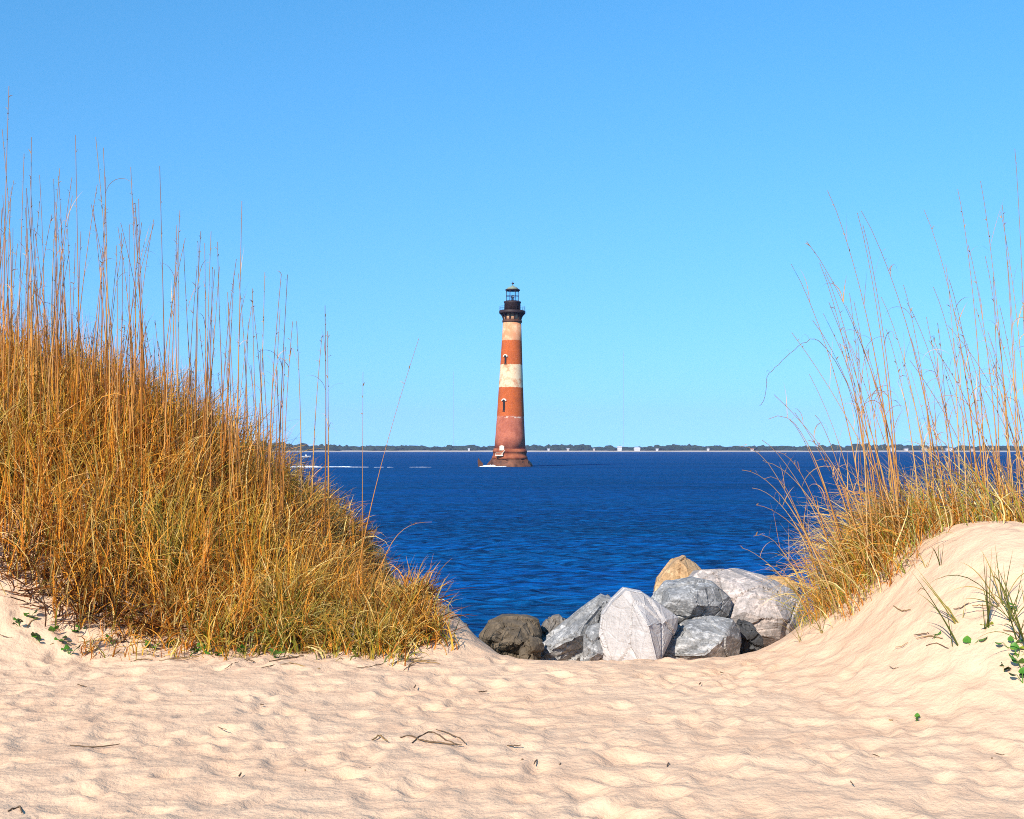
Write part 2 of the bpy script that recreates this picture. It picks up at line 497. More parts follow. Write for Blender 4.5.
# ------------------------------------------------------------------ far shore
M_FARSAND = mat_plain('far_beach', (0.50, 0.42, 0.34), (0.4, 0.33, 0.26), 0.02, 0.9)
M_FARTREE = mat_plain('far_tree_leaves', (0.012, 0.026, 0.012), (0.03, 0.042, 0.018), 0.08, 0.9)


def shore_y(x):
    return 2900 - 330 * sstep(-250, -620, x) + 60 * fbm(np.asarray(x) * 0.002, 0 * np.asarray(x) + 3.0, 3) + 0.02 * np.abs(x)


def build_shore():
    xs = np.linspace(-3600, 3600, 400)
    prof = [(-40, -3.0), (0, -0.05), (16, 1.9), (34, 2.6), (70, 3.4), (700, 5.0), (900, -3.0)]
    V = []; m = len(prof)
    y0 = shore_y(xs)
    for d, z in prof:
        V.append(np.stack([xs, y0 + d, WATER + z + (0.8 * fbm(xs * 0.01, xs * 0 + d, 3) if 10 < d < 800 else 0) + 0 * xs], 1))
    V = np.concatenate(V); n = len(xs)
    idx = np.arange(n * m).reshape(m, n)
    Q = np.stack([idx[:-1, :-1], idx[:-1, 1:], idx[1:, 1:], idx[1:, :-1]], -1).reshape(-1, 4)
    tag(link_mesh('far_shore_land', np_mesh('far_shore_land', V, Q), M_FARSAND), 'low sandy far shore across the water', 'land', kind='structure')
    # the wood behind the beach: one mass of thousands of clumps
    g = np.random.default_rng(21)
    bm = bmesh.new(); bmesh.ops.create_icosphere(bm, subdivisions=2, radius=1.0)
    bv = np.array([v.co[:] for v in bm.verts]); bf = np.array([[v.index for v in f.verts] for f in bm.faces]); bm.free()
    VV = []; FF = []; off = 0
    for k in range(2600):
        x = g.uniform(-3300, 3300); d = g.uniform(62, 200)
        tall = 0.62 + 0.75 * (fbm(np.array([x * 0.006]), np.array([d * 0.004]), 4)[0] + 0.5)
        if x < -200: tall *= 1.0 + 0.28 * float(sstep(-200, -500, x))
        h = g.uniform(3.6, 8.5) * tall * (0.8 + d / 420); w = g.uniform(8, 22)
        p = bv * (1 + 0.35 * g.normal(0, 0.5, (len(bv), 1))) * np.array([w, w * 0.8, h])
        VV.append(p + np.array([x, float(shore_y(x)) + d, WATER + 3.2 + 0.3 * h])); FF.append(bf + off); off += len(bv)
    o = link_mesh('far_treeline', np_mesh('far_treeline', np.concatenate(VV), np.concatenate(FF), False), M_FARTREE)
    tag(o, 'low dark wood along the far shore under the horizon sky', 'woods', kind='stuff')


build_shore()

M_WALLW = mat_plain('white_house_wall', (0.60, 0.58, 0.56), (0.5, 0.49, 0.47), 0.3, 0.8)
M_WALLT = mat_plain('tan_house_wall', (0.5, 0.42, 0.36), (0.42, 0.35, 0.3), 0.3, 0.8)
M_ROOFG = mat_plain('grey_house_roof', (0.28, 0.28, 0.3), (0.2, 0.2, 0.22), 0.3, 0.8)
M_ROOFW = mat_plain('pale_house_roof', (0.5, 0.5, 0.52), (0.42, 0.42, 0.45), 0.3, 0.7)
M_ROOFR = mat_plain('red_house_roof', (0.32, 0.12, 0.08), (0.25, 0.1, 0.07), 0.3, 0.8)


M_PANE = mat_plain('dark_window_glass', (0.03, 0.04, 0.05), (0.02, 0.03, 0.04), 1.0, 0.15)


def house(px, w, h, wall, roof, label, hip=False, lift=2.2, d=52):
    x = (px - 512) / F_PX * 2960.0; y = float(shore_y(x)) + d; z = WATER + 3.0
    x = (px - 512) / F_PX * y
    k_ = 0.8 if px in (619.5, 637) else 0.62; w *= k_; h *= k_
    r = tag(empty('beach_house', (x, y, z)), label, 'house', 'beach houses on the far shore')
    b = MB(); b.box((0, 0, lift + h * 0.3), (w, 11, h * 0.6))
    b.build('wall', wall, r)
    ov = 0.7; zr = lift + h * 0.6 + 0.01
    q = MB()
    i = w * 0.28 if hip else 0.0
    e = [q.bm.verts.new(p) for p in ((-w / 2 - ov, -6.2, zr), (w / 2 + ov, -6.2, zr), (w / 2 + ov, 6.2, zr), (-w / 2 - ov, 6.2, zr))]
    t = [q.bm.verts.new(p) for p in ((-w / 2 - ov + i, 0, zr + h * 0.4), (w / 2 + ov - i, 0, zr + h * 0.4))]
    q.bm.faces.new(e[::-1]); q.bm.faces.new((e[0], e[1], t[1], t[0])); q.bm.faces.new((e[2], e[3], t[0], t[1])); q.bm.faces.new((e[1], e[2], t[1])); q.bm.faces.new((e[3], e[0], t[0]))
    q.build('roof', roof, r)
    MB().box((0, 0, lift / 2 - 0.51), (w * 0.9, 9.6, lift + 1.0)).build('foundation', wall, r)
    return r


house(619.5, 13, 11, M_WALLW, M_ROOFW, 'bright white gabled house on the far shore, right of the lighthouse')
house(637, 18, 8.5, M_WALLW, M_ROOFW, 'widest bright white low house on the far shore', True)
house(548.5, 8, 6, M_WALLW, M_ROOFG, 'small white house on the far shore nearest right of the lighthouse')
house(568, 9, 6, M_WALLT, M_ROOFW, 'small tan house with pale roof beside the far beach')
house(594, 7, 6, M_WALLT, M_ROOFG, 'tiny tan grey-roofed house left of the bright white gabled house')
house(657, 9, 6.5, M_WALLW, M_ROOFG, 'white house with grey roof just right of the widest white house')
house(708, 8, 8, M_WALLW, M_ROOFG, 'white hip roofed house standing alone midway to the right dune', True)
house(752, 11, 6, M_WALLT, M_ROOFR, 'tan red-roofed house on the far shore behind the leftmost bent grass stalks')
house(892, 16, 8, M_WALLW, M_ROOFW, 'white pale-roofed far house seen through the right dune grass, leftmost of its row')
house(906, 12, 7, M_WALLW, M_ROOFG, 'white grey-roofed far house seen through the right dune grass')
house(924, 18, 8, M_WALLT, M_ROOFW, 'long tan far house seen through the right dune grass', True)
house(949, 22, 8, M_WALLW, M_ROOFW, 'longest white far house behind the thick right grass stems', True)
house(972, 12, 7, M_WALLT, M_ROOFG, 'tan grey-roofed far house at the right end of the row')
house(469, 7, 6, M_WALLW, M_ROOFW, 'small white house on the far shore left of the lighthouse')

M_STEEL = mat_plain('grey_mast_steel', (0.35, 0.35, 0.37), (0.28, 0.28, 0.3), 0.5, 0.5)


def mast(px, top_py, label):
    Y = 3350.0
    x = (px - 512) / F_PX * Y; zt = EYE - (top_py - HORIZON_PY) / F_PX * Y; z0 = WATER + 4; h = zt - z0
    r = tag(empty('radio_mast', (x, Y, z0)), label, 'mast', 'radio masts beyond the far shore')
    s = MB(); wd = 0.5
    for k in range(3):
        a = 2 * math.pi * k / 3
        s.bar((wd * math.cos(a), wd * math.sin(a), 0), (wd * math.cos(a), wd * math.sin(a), h), 0.11, n=4)
    nb = int(h / 4)
    for j in range(nb):
        for k in range(3):
            a = 2 * math.pi * k / 3; b = 2 * math.pi * (k + 1) / 3
            s.bar((wd * math.cos(a), wd * math.sin(a), j * 4), (wd * math.cos(b), wd * math.sin(b), j * 4 + 4), 0.035, n=3)
    s.build('lattice_shaft', M_STEEL, r)
    MB().bar((0, 0, h + 0.01), (0, 0, h + 9), 0.12, 0.04, 5).build('antenna', M_STEEL, r)


mast(453.5, 372, 'faint thin radio mast on the horizon left of the lighthouse')
mast(623.5, 352, 'taller faint radio mast on the horizon right of the lighthouse')

# ------------------------------------------------------------------ lighthouse
DL = 340.0
PM = F_PX / DL                                     # pixels per metre there
LH_BASE_PY = 467.0
LX = (509.6 - 512) / PM
L0 = WATER
zpy = lambda py: (EYE - (py - HORIZON_PY) / PM) - L0    # height above water of a picture row
LEAN = math.atan2(2.2, 126.0)

M_DARKIRON = mat_plain('black_iron', (0.022, 0.013, 0.013), (0.05, 0.025, 0.02), 0.8, 0.55)
M_RUSTIRON = mat_plain('rusty_iron', (0.06, 0.022, 0.014), (0.12, 0.045, 0.022), 0.7, 0.7)
M_BASE = mat_plain('stained_base_brick', (0.17, 0.035, 0.016), (0.42, 0.13, 0.055), 0.55, 0.9, 0.5)
M_BASED = mat_plain('wet_base_stone', (0.06, 0.025, 0.014), (0.24, 0.09, 0.045), 0.6, 0.7, 0.5)
M_CREAM = mat_plain('cream_trim', (0.8, 0.72, 0.58), (0.7, 0.55, 0.4), 0.8, 0.8)
M_HOLE = mat_plain('dark_window', (0.012, 0.010, 0.010), (0.02, 0.015, 0.015), 2, 0.4)
M_FOAM = mat_plain('white_foam', (0.82, 0.86, 0.88), (0.66, 0.74, 0.8), 0.5, 0.7)
gm = Mat('lantern_glass')
gm.set(color=(0.75, 0.88, 0.95), rough=0.03)
gm.p.inputs['Transmission Weight'].default_value = 1.0
gm.p.inputs['IOR'].default_value = 1.02
M_GLASS = gm.m

lh = tag(empty('lighthouse', (LX, DL, L0)), 'tall round brick lighthouse with worn cream bands and black lantern, standing in the sea', 'lighthouse')
lh.rotation_euler = (0, LEAN, 0)
zb, zt = zpy(448.5), zpy(322.5)
HT = zt - zb
rad = lambda px_w: px_w / 2 / PM
tw = MB()
prof = []
for py, w in ((448.5, 31.2), (436, 29.4), (416.5, 27.2), (387.5, 24.4), (365, 22.2), (341, 20.0), (322.5, 18.4)):
    prof.append((rad(w), zpy(py) - zb))
tw.lathe(prof, 64)
tower = tw.build('tower', mat_tower(HT), lh)
tower.location = (0, 0, zb)

b = MB()
b.lathe([(rad(36), zpy(459)), (rad(35.2), zpy(456.2)), (rad(33.6), zpy(456)), (rad(33.4), zpy(452.6)), (rad(34.4), zpy(452.4)), (rad(34.4), zpy(450.4)), (rad(32.8), zpy(450.2)), (rad(32.6), zpy(448.6))], 48)
b.build('base', M_BASE, lh)
b = MB()
b.lathe([(rad(44), -3.0), (rad(43), zpy(465)), (rad(40), zpy(462.5)), (rad(37.6), zpy(460)), (rad(36.6), zpy(459.02))], 40)
g = random.Random(4)
for v in b.bm.verts:
    k = 1 + g.uniform(-0.05, 0.10); v.co.x *= k; v.co.y *= k; v.co.z += g.uniform(-0.35, 0.1)
b.build('footing', M_BASED, lh)


def tower_r(z):
    return float(np.interp(z, [zb + p[1] for p in prof], [p[0] for p in prof]))


def lh_window(px, py0, py1, axis_px):
    z0, z1 = zpy(py1), zpy(py0); rr = tower_r((z0 + z1) / 2)
    xo = (px - axis_px) / PM; a = math.asin(xo / rr)
    yo = -rr * math.cos(a)
    rot = Matrix.Rotation(-a * -1.0, 3, 'Z')
    w = 0.30
    m_ = MB()
    poly = [(-w, z0), (w, z0), (w, z1 - 0.4)] + [(w * math.cos(t), z1 - 0.4 + 0.33 * math.sin(t)) for t in np.linspace(0.3, 2.84, 6)] + [(-w, z1 - 0.4)]
    m_.prism(poly, -0.10, 0.5)
    wo = m_.build('window', M_HOLE, lh)
    wo.location = (xo, yo, 0); wo.rotation_euler = (0, 0, a)
    h_ = MB()
    arc = [(t, 0.42, 0.70) for t in np.linspace(0.0, math.pi, 9)]
    outer = [(o * math.cos(t), z1 - 0.4 + o * 0.95 * math.sin(t)) for t, i_, o in arc]
    inner = [(i_ * math.cos(t), z1 - 0.4 + i_ * 0.95 * math.sin(t)) for t, i_, o in arc]
    h_.prism(outer + inner[::-1], -0.32, 0.4)
    h_.build('hood', M_CREAM, wo)
    s_ = MB().box((0, 0.1, z0 - 0.14), (0.8, 0.7, 0.2)); s_.build('sill', M_RUSTIRON, wo)


lh_window(505.4, 356.0, 364.0, 511.2)
lh_window(503.9, 400.0, 411.0, 510.4)

# gallery: collar, brackets, deck, rail; lantern drum, glass, roof
tp = zt
MB().lathe([(rad(19.6), tp), (rad(19.8), tp + 0.25), (rad(19.4), tp + 0.62)], 48).build('collar', M_RUSTIRON, lh)
M_NECK = mat_plain('neck_brick', (0.50, 0.20, 0.10), (0.62, 0.36, 0.2), 0.9, 0.9)
zd = zpy(313.8)
MB().lathe([(rad(16.8), tp + 0.63), (rad(16.4), zd - 0.02)], 40).build('neck', M_NECK, lh)
for k in range(12):
    a = 2 * math.pi * (k + 0.5) / 12
    r0, r1, r2 = rad(16.4), rad(19.0), rad(25.4)
    m_ = MB(); zz = tp + 0.64
    m_.prism([(r0, zz), (r1, zz), (r1 + 0.1, zz + 0.5), (r2 - 0.5, zd - 0.55), (r2, zd - 0.02), (r0, zd - 0.02), (r0, zd - 0.4)], -0.14, 0.14)
    bk = m_.build('bracket', M_DARKIRON, lh); bk.rotation_euler = (0, 0, a)
ztop = zpy(310.8)
MB().lathe([(rad(25.8), zd), (rad(26.4), zd + 0.2), (rad(26.4), ztop - 0.12), (rad(25.9), ztop)], 48).build('gallery_deck', M_DARKIRON, lh)
rl = MB(); rr = rad(25.4)
for k in range(20):
    a = 2 * math.pi * k / 20
    rl.bar((rr * math.cos(a), rr * math.sin(a), ztop), (rr * math.cos(a), rr * math.sin(a), ztop + 1.15), 0.025, n=5)
for hz in (0.6, 1.12):
    for k in range(40):
        a, a2 = 2 * math.pi * k / 40, 2 * math.pi * (k + 1) / 40
        rl.bar((rr * math.cos(a), rr * math.sin(a), ztop + hz), (rr * math.cos(a2), rr * math.sin(a2), ztop + hz), 0.018, n=4)
rl.build('gallery_railing', M_DARKIRON, lh)
zdr = zpy(301.6)
MB().lathe([(rad(16.4), ztop + 0.01), (rad(16.2), zdr - 0.5), (rad(17.2), zdr - 0.35), (rad(17.2), zdr)], 40).build('lantern_drum', M_DARKIRON, lh)
zg = zpy(290.6)
rg = rad(13.4)
lf = MB()
for k in range(8):
    a = 2 * math.pi * (k + 0.5) / 8
    p = (rg * math.cos(a), rg * math.sin(a))
    lf.bar((*p, zdr), (*p, zg), 0.09, n=5)
for hz in (zdr + 0.15, (zdr + zg) / 2, zg - 0.1):
    for k in range(8):
        a, a2 = 2 * math.pi * (k + 0.5) / 8, 2 * math.pi * (k + 1.5) / 8
        lf.bar((rg * math.cos(a), rg * math.sin(a), hz), (rg * math.cos(a2), rg * math.sin(a2), hz), 0.06, n=5)
lf.build('lantern_frame', M_DARKIRON, lh)
MB().lathe([(rg * 0.9, zdr + 0.01), (rg * 0.9, zg)], 8, cap=False).build('lantern_glass', M_GLASS, lh)
MB().lathe([(0.35, zdr + 0.01), (0.3, zdr + 0.9), (0.45, zdr + 1.0), (0.45, zdr + 1.5), (0.15, zdr + 1.7)], 12).build('lamp', M_STEEL, lh)
zr = zpy(286.2)
M_VERD = mat_plain('greened_roof_metal', (0.16, 0.22, 0.17), (0.30, 0.30, 0.2), 1.2, 0.6)
MB().lathe([(rad(14.6), zg + 0.01), (rad(14.8), zg + 0.28)], 24).build('lantern_cornice', M_DARKIRON, lh)
MB().lathe([(rad(13.6), zg + 0.29), (rad(9), zg + 0.85), (rad(3), zr), (0.15, zr + 0.25)], 24).build('lantern_roof', M_VERD, lh)
MB().lathe([(0.08, zr + 0.26), (0.08, zr + 0.5), (0.34, zr + 0.65), (0.34, zr + 0.85), (0.05, zr + 1.05), (0.03, zr + 1.5)], 10).build('finial', M_DARKIRON, lh)
# white landing and door at the foot
dr = MB(); xo = (501.8 - 509.8) / PM; yo = -math.sqrt(max(0.1, rad(35) ** 2 - xo ** 2))
dr.prism([(-0.62, zpy(450.5)), (0.62, zpy(450.5)), (0.62, zpy(446.2)), (0, zpy(445.4)), (-0.62, zpy(446.2))], -0.2, 0.7)
d_o = dr.build('door', M_CREAM, lh); d_o.location = (xo, yo + 0.2, 0)
st = MB()
x1 = (499.3 - 509.8) / PM
st.box((x1, -rad(37.0) + 0.75, zpy(455.5)), (2.1, 1.1, 0.32))
for k in range(5):
    st.box((x1 + 0.55 + 0.22 * k, -rad(37.0) + 0.75, zpy(455.5) + 0.2 + 0.26 * k), (0.24, 0.9, 0.2))
st.bar((x1 - 0.9, -rad(37) + 0.3, zpy(455.3)), (x1 - 0.9, -rad(37) + 0.3, zpy(453.0)), 0.06)
st.bar((x1 + 0.9, -rad(37) + 0.3, zpy(455.3)), (x1 + 0.9, -rad(37) + 0.3, zpy(453.0)), 0.06)
st.bar((x1 - 0.9, -rad(37) + 0.3, zpy(453.1)), (x1 + 0.9, -rad(37) + 0.3, zpy(453.1)), 0.06)
st.build('landing', M_CREAM, lh)

# rusty steel piece left of the footing
pl = MB()
pl.prism([(-0.5, -2.0), (0.9, -2.0), (0.7, 0.6), (0.1, 1.3), (-0.55, 2.1), (-0.75, 1.4)], -0.25, 0.25)
po = pl.build('rusty_pile', M_RUSTIRON)
po.location = ((480.5 - 512) / PM, DL - 1.5, WATER + 0.25)
tag(po, 'broken rusty sheet pile poking out of the water left of the lighthouse', 'pile')


def foam_strip(name, segs, label, seed):
    """broken crest of white water: lumpy low ridges"""
    g = np.random.default_rng(seed); VV = []; FF = []; off = 0
    for (xa, xb, y, h, w, n) in segs:
        for k in range(n):
            t = g.random(); x = xa + (xb - xa) * t
            env = (math.sin(math.pi * min(1, max(0, t))) ** 0.4) * (0.55 + 0.9 * abs(vnoise(np.array([x * 0.21]), np.array([y]))[0]))
            s = g.uniform(0.5, 1.0)
            u = np.linspace(0, 2 * math.pi, 9)[:-1]
            r0 = np.stack([np.cos(u) * w * s, np.sin(u) * w * 0.5 * s, 0 * u - 0.12], 1)
            r1 = np.stack([np.cos(u) * w * s * 0.7, np.sin(u) * w * 0.35 * s, 0 * u + h * env * s * 0.7], 1)
            tp_ = np.array([[g.normal(0, w * 0.1), 0, h * env * s]])
            P = np.concatenate([r0, r1, tp_]) * (1 + g.normal(0, 0.1, (17, 1))) + np.array([x, y + g.normal(0, w * 0.35), WATER])
            f = []
            for i in range(8):
                j = (i + 1) % 8
                f += [(i, j, 8 + j), (i, 8 + j, 8 + i), (8 + i, 8 + j, 16)]
            VV.append(P); FF.append(np.array(f) + off); off += 17
    o = link_mesh(name, np_mesh(name, np.concatenate(VV), np.concatenate(FF)), M_FOAM)
    return tag(o, label, 'foam', kind='stuff')


yw = 4.5 * F_PX / 17.3
fx = lambda px, y: (px - 512) / F_PX * y
foam_strip('breaking_wave_foam', [(fx(284, yw), fx(322, yw), yw, 0.5, 0.8, 130), (fx(322, yw), fx(350, yw), yw + 4, 0.28, 0.8, 70), (fx(345, yw), fx(368, yw), yw + 2, 0.15, 0.7, 34),
                                  (fx(372, yw), fx(392, yw), yw + 1, 0.09, 0.7, 10), (fx(410, yw), fx(430, yw), yw + 2, 0.12, 0.7, 16)],
           'white line of breaking wave foam on the blue water behind the left grass', 31)
ring = []
for a0, h in ((-2.9, 0.7), (-2.7, 0.9), (-2.5, 0.9), (-2.3, 0.8), (-2.1, 0.7), (-1.9, 0.3)):
    rx = rad(45) * math.cos(a0) + LX; ry = rad(45) * math.sin(a0) + DL - 1.0
    ring.append((rx - 1.2, rx + 1.2, ry, h * 0.8, 0.55, 9))
ring.append((LX - 7.4, LX - 4.5, DL - 4.2, 0.6, 0.9, 20))
foam_strip('wave_foam', ring, 'white surf washing round the foot of the lighthouse', 32)

# far small boat
yb_ = 4.5 * F_PX / 7.2
bt = tag(empty('motor_boat', (fx(306, yb_), yb_, WATER)), 'tiny white motor boat on the far water behind the left sea oats', 'boat')
hull = MB()
sec = [(-2.6, 0.9, 0.75), (-1.0, 1.0, 0.7), (0.8, 0.85, 0.8), (2.0, 0.5, 0.95), (2.9, 0.05, 1.1)]
rows = []
for x_, w_, h_ in sec:
    rows.append([hull.bm.verts.new((x_, yy * w_, zz)) for yy, zz in ((-1, h_), (-0.75, 0.0), (0, -0.25), (0.75, 0.0), (1, h_))])
for a_, c_ in zip(rows, rows[1:]):
    for i in range(4):
        hull.bm.faces.new((a_[i], a_[i + 1], c_[i + 1], c_[i]))
    hull.bm.faces.new((a_[4], a_[0], c_[0], c_[4]))
hull.bm.faces.new(rows[0]); hull.bm.faces.new(rows[-1][::-1])
hull.build('hull', M_WALLW, bt)
MB().prism([(-0.6, 0.74), (0.7, 0.8), (0.4, 1.7), (-0.5, 1.7)], -0.5, 0.5).build('cabin', M_WALLW, bt)

# ------------------------------------------------------------------ rocks
tx_big = bpy.data.textures.new('rock_lumps', 'CLOUDS'); tx_big.noise_scale = 0.28; tx_big.noise_depth = 3
tx_fine = bpy.data.textures.new('rock_chips', 'VORONOI'); tx_fine.noise_scale = 0.11; tx_fine.distance_metric = 'DISTANCE'
MR_GREY = mat_rock('grey_granite', (0.10, 0.10, 0.10), (0.27, 0.265, 0.26), (0.54, 0.52, 0.50), 0.55)
MR_PALE = mat_rock('pale_granite', (0.40, 0.365, 0.345), (0.49, 0.45, 0.425), (0.54, 0.50, 0.475), 0.15, 1.0, None, 0.25)
MR_PINK = mat_rock('pinkish_granite', (0.18, 0.16, 0.15), (0.42, 0.365, 0.335), (0.60, 0.49, 0.43), 0.6)
MR_TAN = mat_rock('tan_granite', (0.34, 0.19, 0.085), (0.54, 0.33, 0.165), (0.64, 0.45, 0.26), 0.2, 1.0, (0.45, 0.26, 0.09))
MR_BROWN = mat_rock('brown_stone', (0.075, 0.055, 0.035), (0.14, 0.105, 0.07), (0.22, 0.165, 0.11), 0.15)
MR_GAP_SHADE = mat_rock('gap_shade_stone', (0.03, 0.03, 0.033), (0.06, 0.06, 0.062), (0.12, 0.115, 0.11), 0.2)  # stone colour taken near black to carry the shadow of the gap


def hash_label(t):
    return sum((i + 1) * ord(ch) for i, ch in enumerate(t))


def rock(outline, Y, thick, front, mat, label, bev=0.005, disp=0.012, back=0.72, cuts=9, steps=16, step_h=0.032):
    """boulder: silhouette in its own plane, facet points standing out of the front, a smaller back"""
    cx = sum(p[0] for p in outline) / len(outline); cy = sum(p[1] for p in outline) / len(outline)
    c = pix(cx, cy, Y)
    bm = bmesh.new()
    for p in outline:
        bm.verts.new(pix(p[0], p[1], Y - (p[2] * 1.45 if len(p) > 2 else 0)) - c)
    for p in outline:
        v = pix(p[0], p[1], Y) - c
        bm.verts.new(Vector((v.x * back, thick, v.z * back - 0.04)))
        bm.verts.new(Vector((v.x * 0.97, thick * 0.45, v.z * 0.97)))
    for px, py, dy in front:
        bm.verts.new(pix(px, py, Y - dy * 1.45) - c)
    r = bmesh.ops.convex_hull(bm, input=bm.verts)
    bmesh.ops.delete(bm, geom=list(set(g_ for g_ in r['geom_interior'] if isinstance(g_, bmesh.types.BMVert))), context='VERTS')
    # knock flat chips off the corners
    ext = [v.co.copy() for v in bm.verts]; gr = random.Random(len(label) + int(cx))
    for _ in range(cuts):
        nrm = Vector((gr.uniform(-1, 1), gr.uniform(-1.2, 0.2), gr.uniform(-0.5, 1))).normalized()
        far = max(v.dot(nrm) for v in ext)
        bmesh.ops.bisect_plane(bm, geom=bm.verts[:] + bm.edges[:] + bm.faces[:], plane_co=nrm * (far * gr.uniform(0.82, 0.95)), plane_no=nrm, clear_outer=True)
        bmesh.ops.contextual_create(bm, geom=[e for e in bm.edges if e.is_boundary])
        bmesh.ops.holes_fill(bm, edges=[e for e in bm.edges if e.is_boundary])
    bmesh.ops.dissolve_limit(bm, angle_limit=R(8), verts=bm.verts, edges=bm.edges)
    bmesh.ops.recalc_face_normals(bm, faces=bm.faces)
    bmesh.ops.bevel(bm, geom=[e for e in bm.edges], offset=bev, segments=2, affect='EDGES', profile=0.6, clamp_overlap=True)
    bmesh.ops.triangulate(bm, faces=bm.faces)
    for _ in range(6):
        es = [e for e in bm.edges if e.calc_length() > 0.024]
        if not es or len(bm.verts) > 40000: break
        bmesh.ops.subdivide_edges(bm, edges=es, cuts=1)
        bmesh.ops.triangulate(bm, faces=[f for f in bm.faces if len(f.verts) > 3])
    bm.normal_update()
    P = np.array([v.co[:] for v in bm.verts]); lo, hi = P.min(0), P.max(0)
    gn = np.random.default_rng(abs(hash_label(label)))
    ax = gn.normal(0, 1, (3, 3)); ax, _q = np.linalg.qr(ax); ax = ax * np.array([1.0, 1.0, 2.6])     # cells flattened along one cleavage direction
    seeds = gn.uniform(lo, hi, (steps, 3)) @ ax
    Pw = (P + 0.05 * np.stack([vnoise(P[:, 1] * 5, P[:, 2] * 5), vnoise(P[:, 0] * 5, P[:, 2] * 5 + 9), vnoise(P[:, 0] * 5 + 4, P[:, 1] * 5)], 1)) @ ax
    d2 = ((Pw[:, None] - seeds[None]) ** 2).sum(-1); near = d2.argmin(1); ds = np.sort(np.sqrt(d2), 1)
    off = gn.uniform(-step_h, step_h * 0.4, steps)[near]
    off = off - step_h * 0.9 * np.clip(1 - (ds[:, 1] - ds[:, 0]) / 0.03, 0, 1)
    for v, o_ in zip(bm.verts, off): v.co += v.normal * float(o_)
    bm.normal_update()
    for f in bm.faces: f.smooth = True
    for e in bm.edges:
        if e.calc_face_angle(0) > R(16): e.smooth = False
    me = bpy.data.meshes.new('boulder'); bm.to_mesh(me); bm.free()
    o = link_mesh('boulder', me, mat)
    o.location = c
    d = o.modifiers.new('lumps', 'DISPLACE'); d.texture = tx_big; d.strength = disp; d.mid_level = 0.5; d.texture_coords = 'GLOBAL'
    return tag(o, label, 'rock', 'boulders of the rock pile')


Z = lambda X, Yy: (420 + X / 2.438, 540 + Yy / 2.438)      # picture detail to picture
rk = lambda pts: [Z(*p) for p in pts]
fr = lambda pts: [(*Z(p[0], p[1]), p[2]) for p in pts]

# back row first
rock(rk([(572, 130), (580, 95), (606, 58), (628, 38), (650, 42), (692, 60), (720, 90), (740, 150), (700, 250), (590, 250)]), 12.6, 0.7,
     fr([(640, 62, 0.16), (655, 110, 0.22), (600, 110, 0.02)]), MR_TAN, 'tan peaked boulder at the top of the rock pile')
rock(rk([(640, 110), (690, 66), (735, 64), (800, 80), (856, 94), (905, 120), (942, 158), (948, 215), (905, 262), (760, 300), (660, 260)]), 12.1, 0.9,
     fr([(760, 92, 0.10), (850, 118, 0.25), (765, 150, 0.32), (890, 200, 0.3), (780, 210, 0.38), (880, 250, 0.25)]), MR_PINK,
     'largest pinkish grey boulder on the right of the rock pile')
rock(rk([(828, 92), (850, 86), (895, 92), (920, 105), (932, 130), (900, 200), (830, 200)]), 13.1, 0.5, fr([(880, 110, 0.12)]), MR_TAN,
     'low tan brown boulder behind the largest boulder, beside the right grass')
rock(rk([(556, 132), (604, 102), (668, 90), (728, 102), (762, 128), (766, 176), (735, 204), (590, 240)]), 11.6, 0.6,
     fr([(640, 112, 0.08), (690, 120, 0.16), (600, 140, 0.22), (672, 150, 0.25), (655, 185, 0.2), (745, 150, 0.1)]), MR_GREY,
     'dark grey boulder between the pale one and the largest one')
rock(rk([(285, 262), (330, 230), (395, 182), (445, 134), (470, 130), (482, 150), (470, 215), (420, 285), (330, 320), (285, 300)]), 11.3, 0.5,
     fr([(370, 235, 0.22), (440, 170, 0.10), (395, 225, 0.2), (310, 270, 0.12)]), MR_GREY, 'long grey boulder slanting up to the left side of the pale rock')
rock(rk([(395, 240), (410, 212), (440, 204), (470, 222), (482, 290), (440, 330), (392, 320)]), 10.95, 0.4, fr([(432, 228, 0.08), (420, 280, 0.16), (460, 270, 0.1)]), MR_GREY,
     'small grey rock tucked under the left foot of the pale rock')
rock(fr([(435, 252, 0), (440, 215, 0), (446, 182, 0.02), (470, 150, 0.09), (502, 122, 0.18), (545, 130, 0.12), (590, 160, 0.06), (630, 188, 0.02), (628, 215, 0.02), (592, 255, 0.2), (578, 290, 0.34), (575, 330, 0.38), (470, 330, 0.09), (440, 290, 0)]), 10.85, 0.7,
     fr([(556, 208, 0.34), (573, 310, 0.38)]), MR_PALE,
     'palest boulder with a flat whitish face at the centre of the pile', 0.012, 0.016, cuts=3, steps=9, step_h=0.022)
rock(rk([(560, 262), (600, 235), (655, 196), (700, 190), (765, 196), (790, 220), (782, 262), (760, 330), (575, 330)]), 11.0, 0.6,
     fr([(640, 226, 0.16), (700, 215, 0.12), (735, 240, 0.22), (690, 275, 0.3), (610, 270, 0.2)]), MR_GREY, 'low wide mottled grey boulder right of the palest boulder')
rock(rk([(146, 235), (165, 205), (200, 190), (262, 190), (298, 200), (305, 225), (285, 262), (280, 320), (180, 320), (150, 285)]), 11.4, 0.6,
     fr([(205, 212, 0.12), (262, 205, 0.1), (240, 245, 0.24), (190, 255, 0.18), (275, 240, 0.12)]), MR_BROWN, 'round dark brown boulder at the left end of the pile', 0.04, 0.05)
rock(rk([(236, 290), (250, 245), (275, 232), (298, 250), (300, 290), (290, 330), (240, 330)]), 10.95, 0.35, fr([(270, 262, 0.1)]), MR_BROWN,
     'smaller brown rock leaning on the dark brown boulder', 0.03, 0.03)
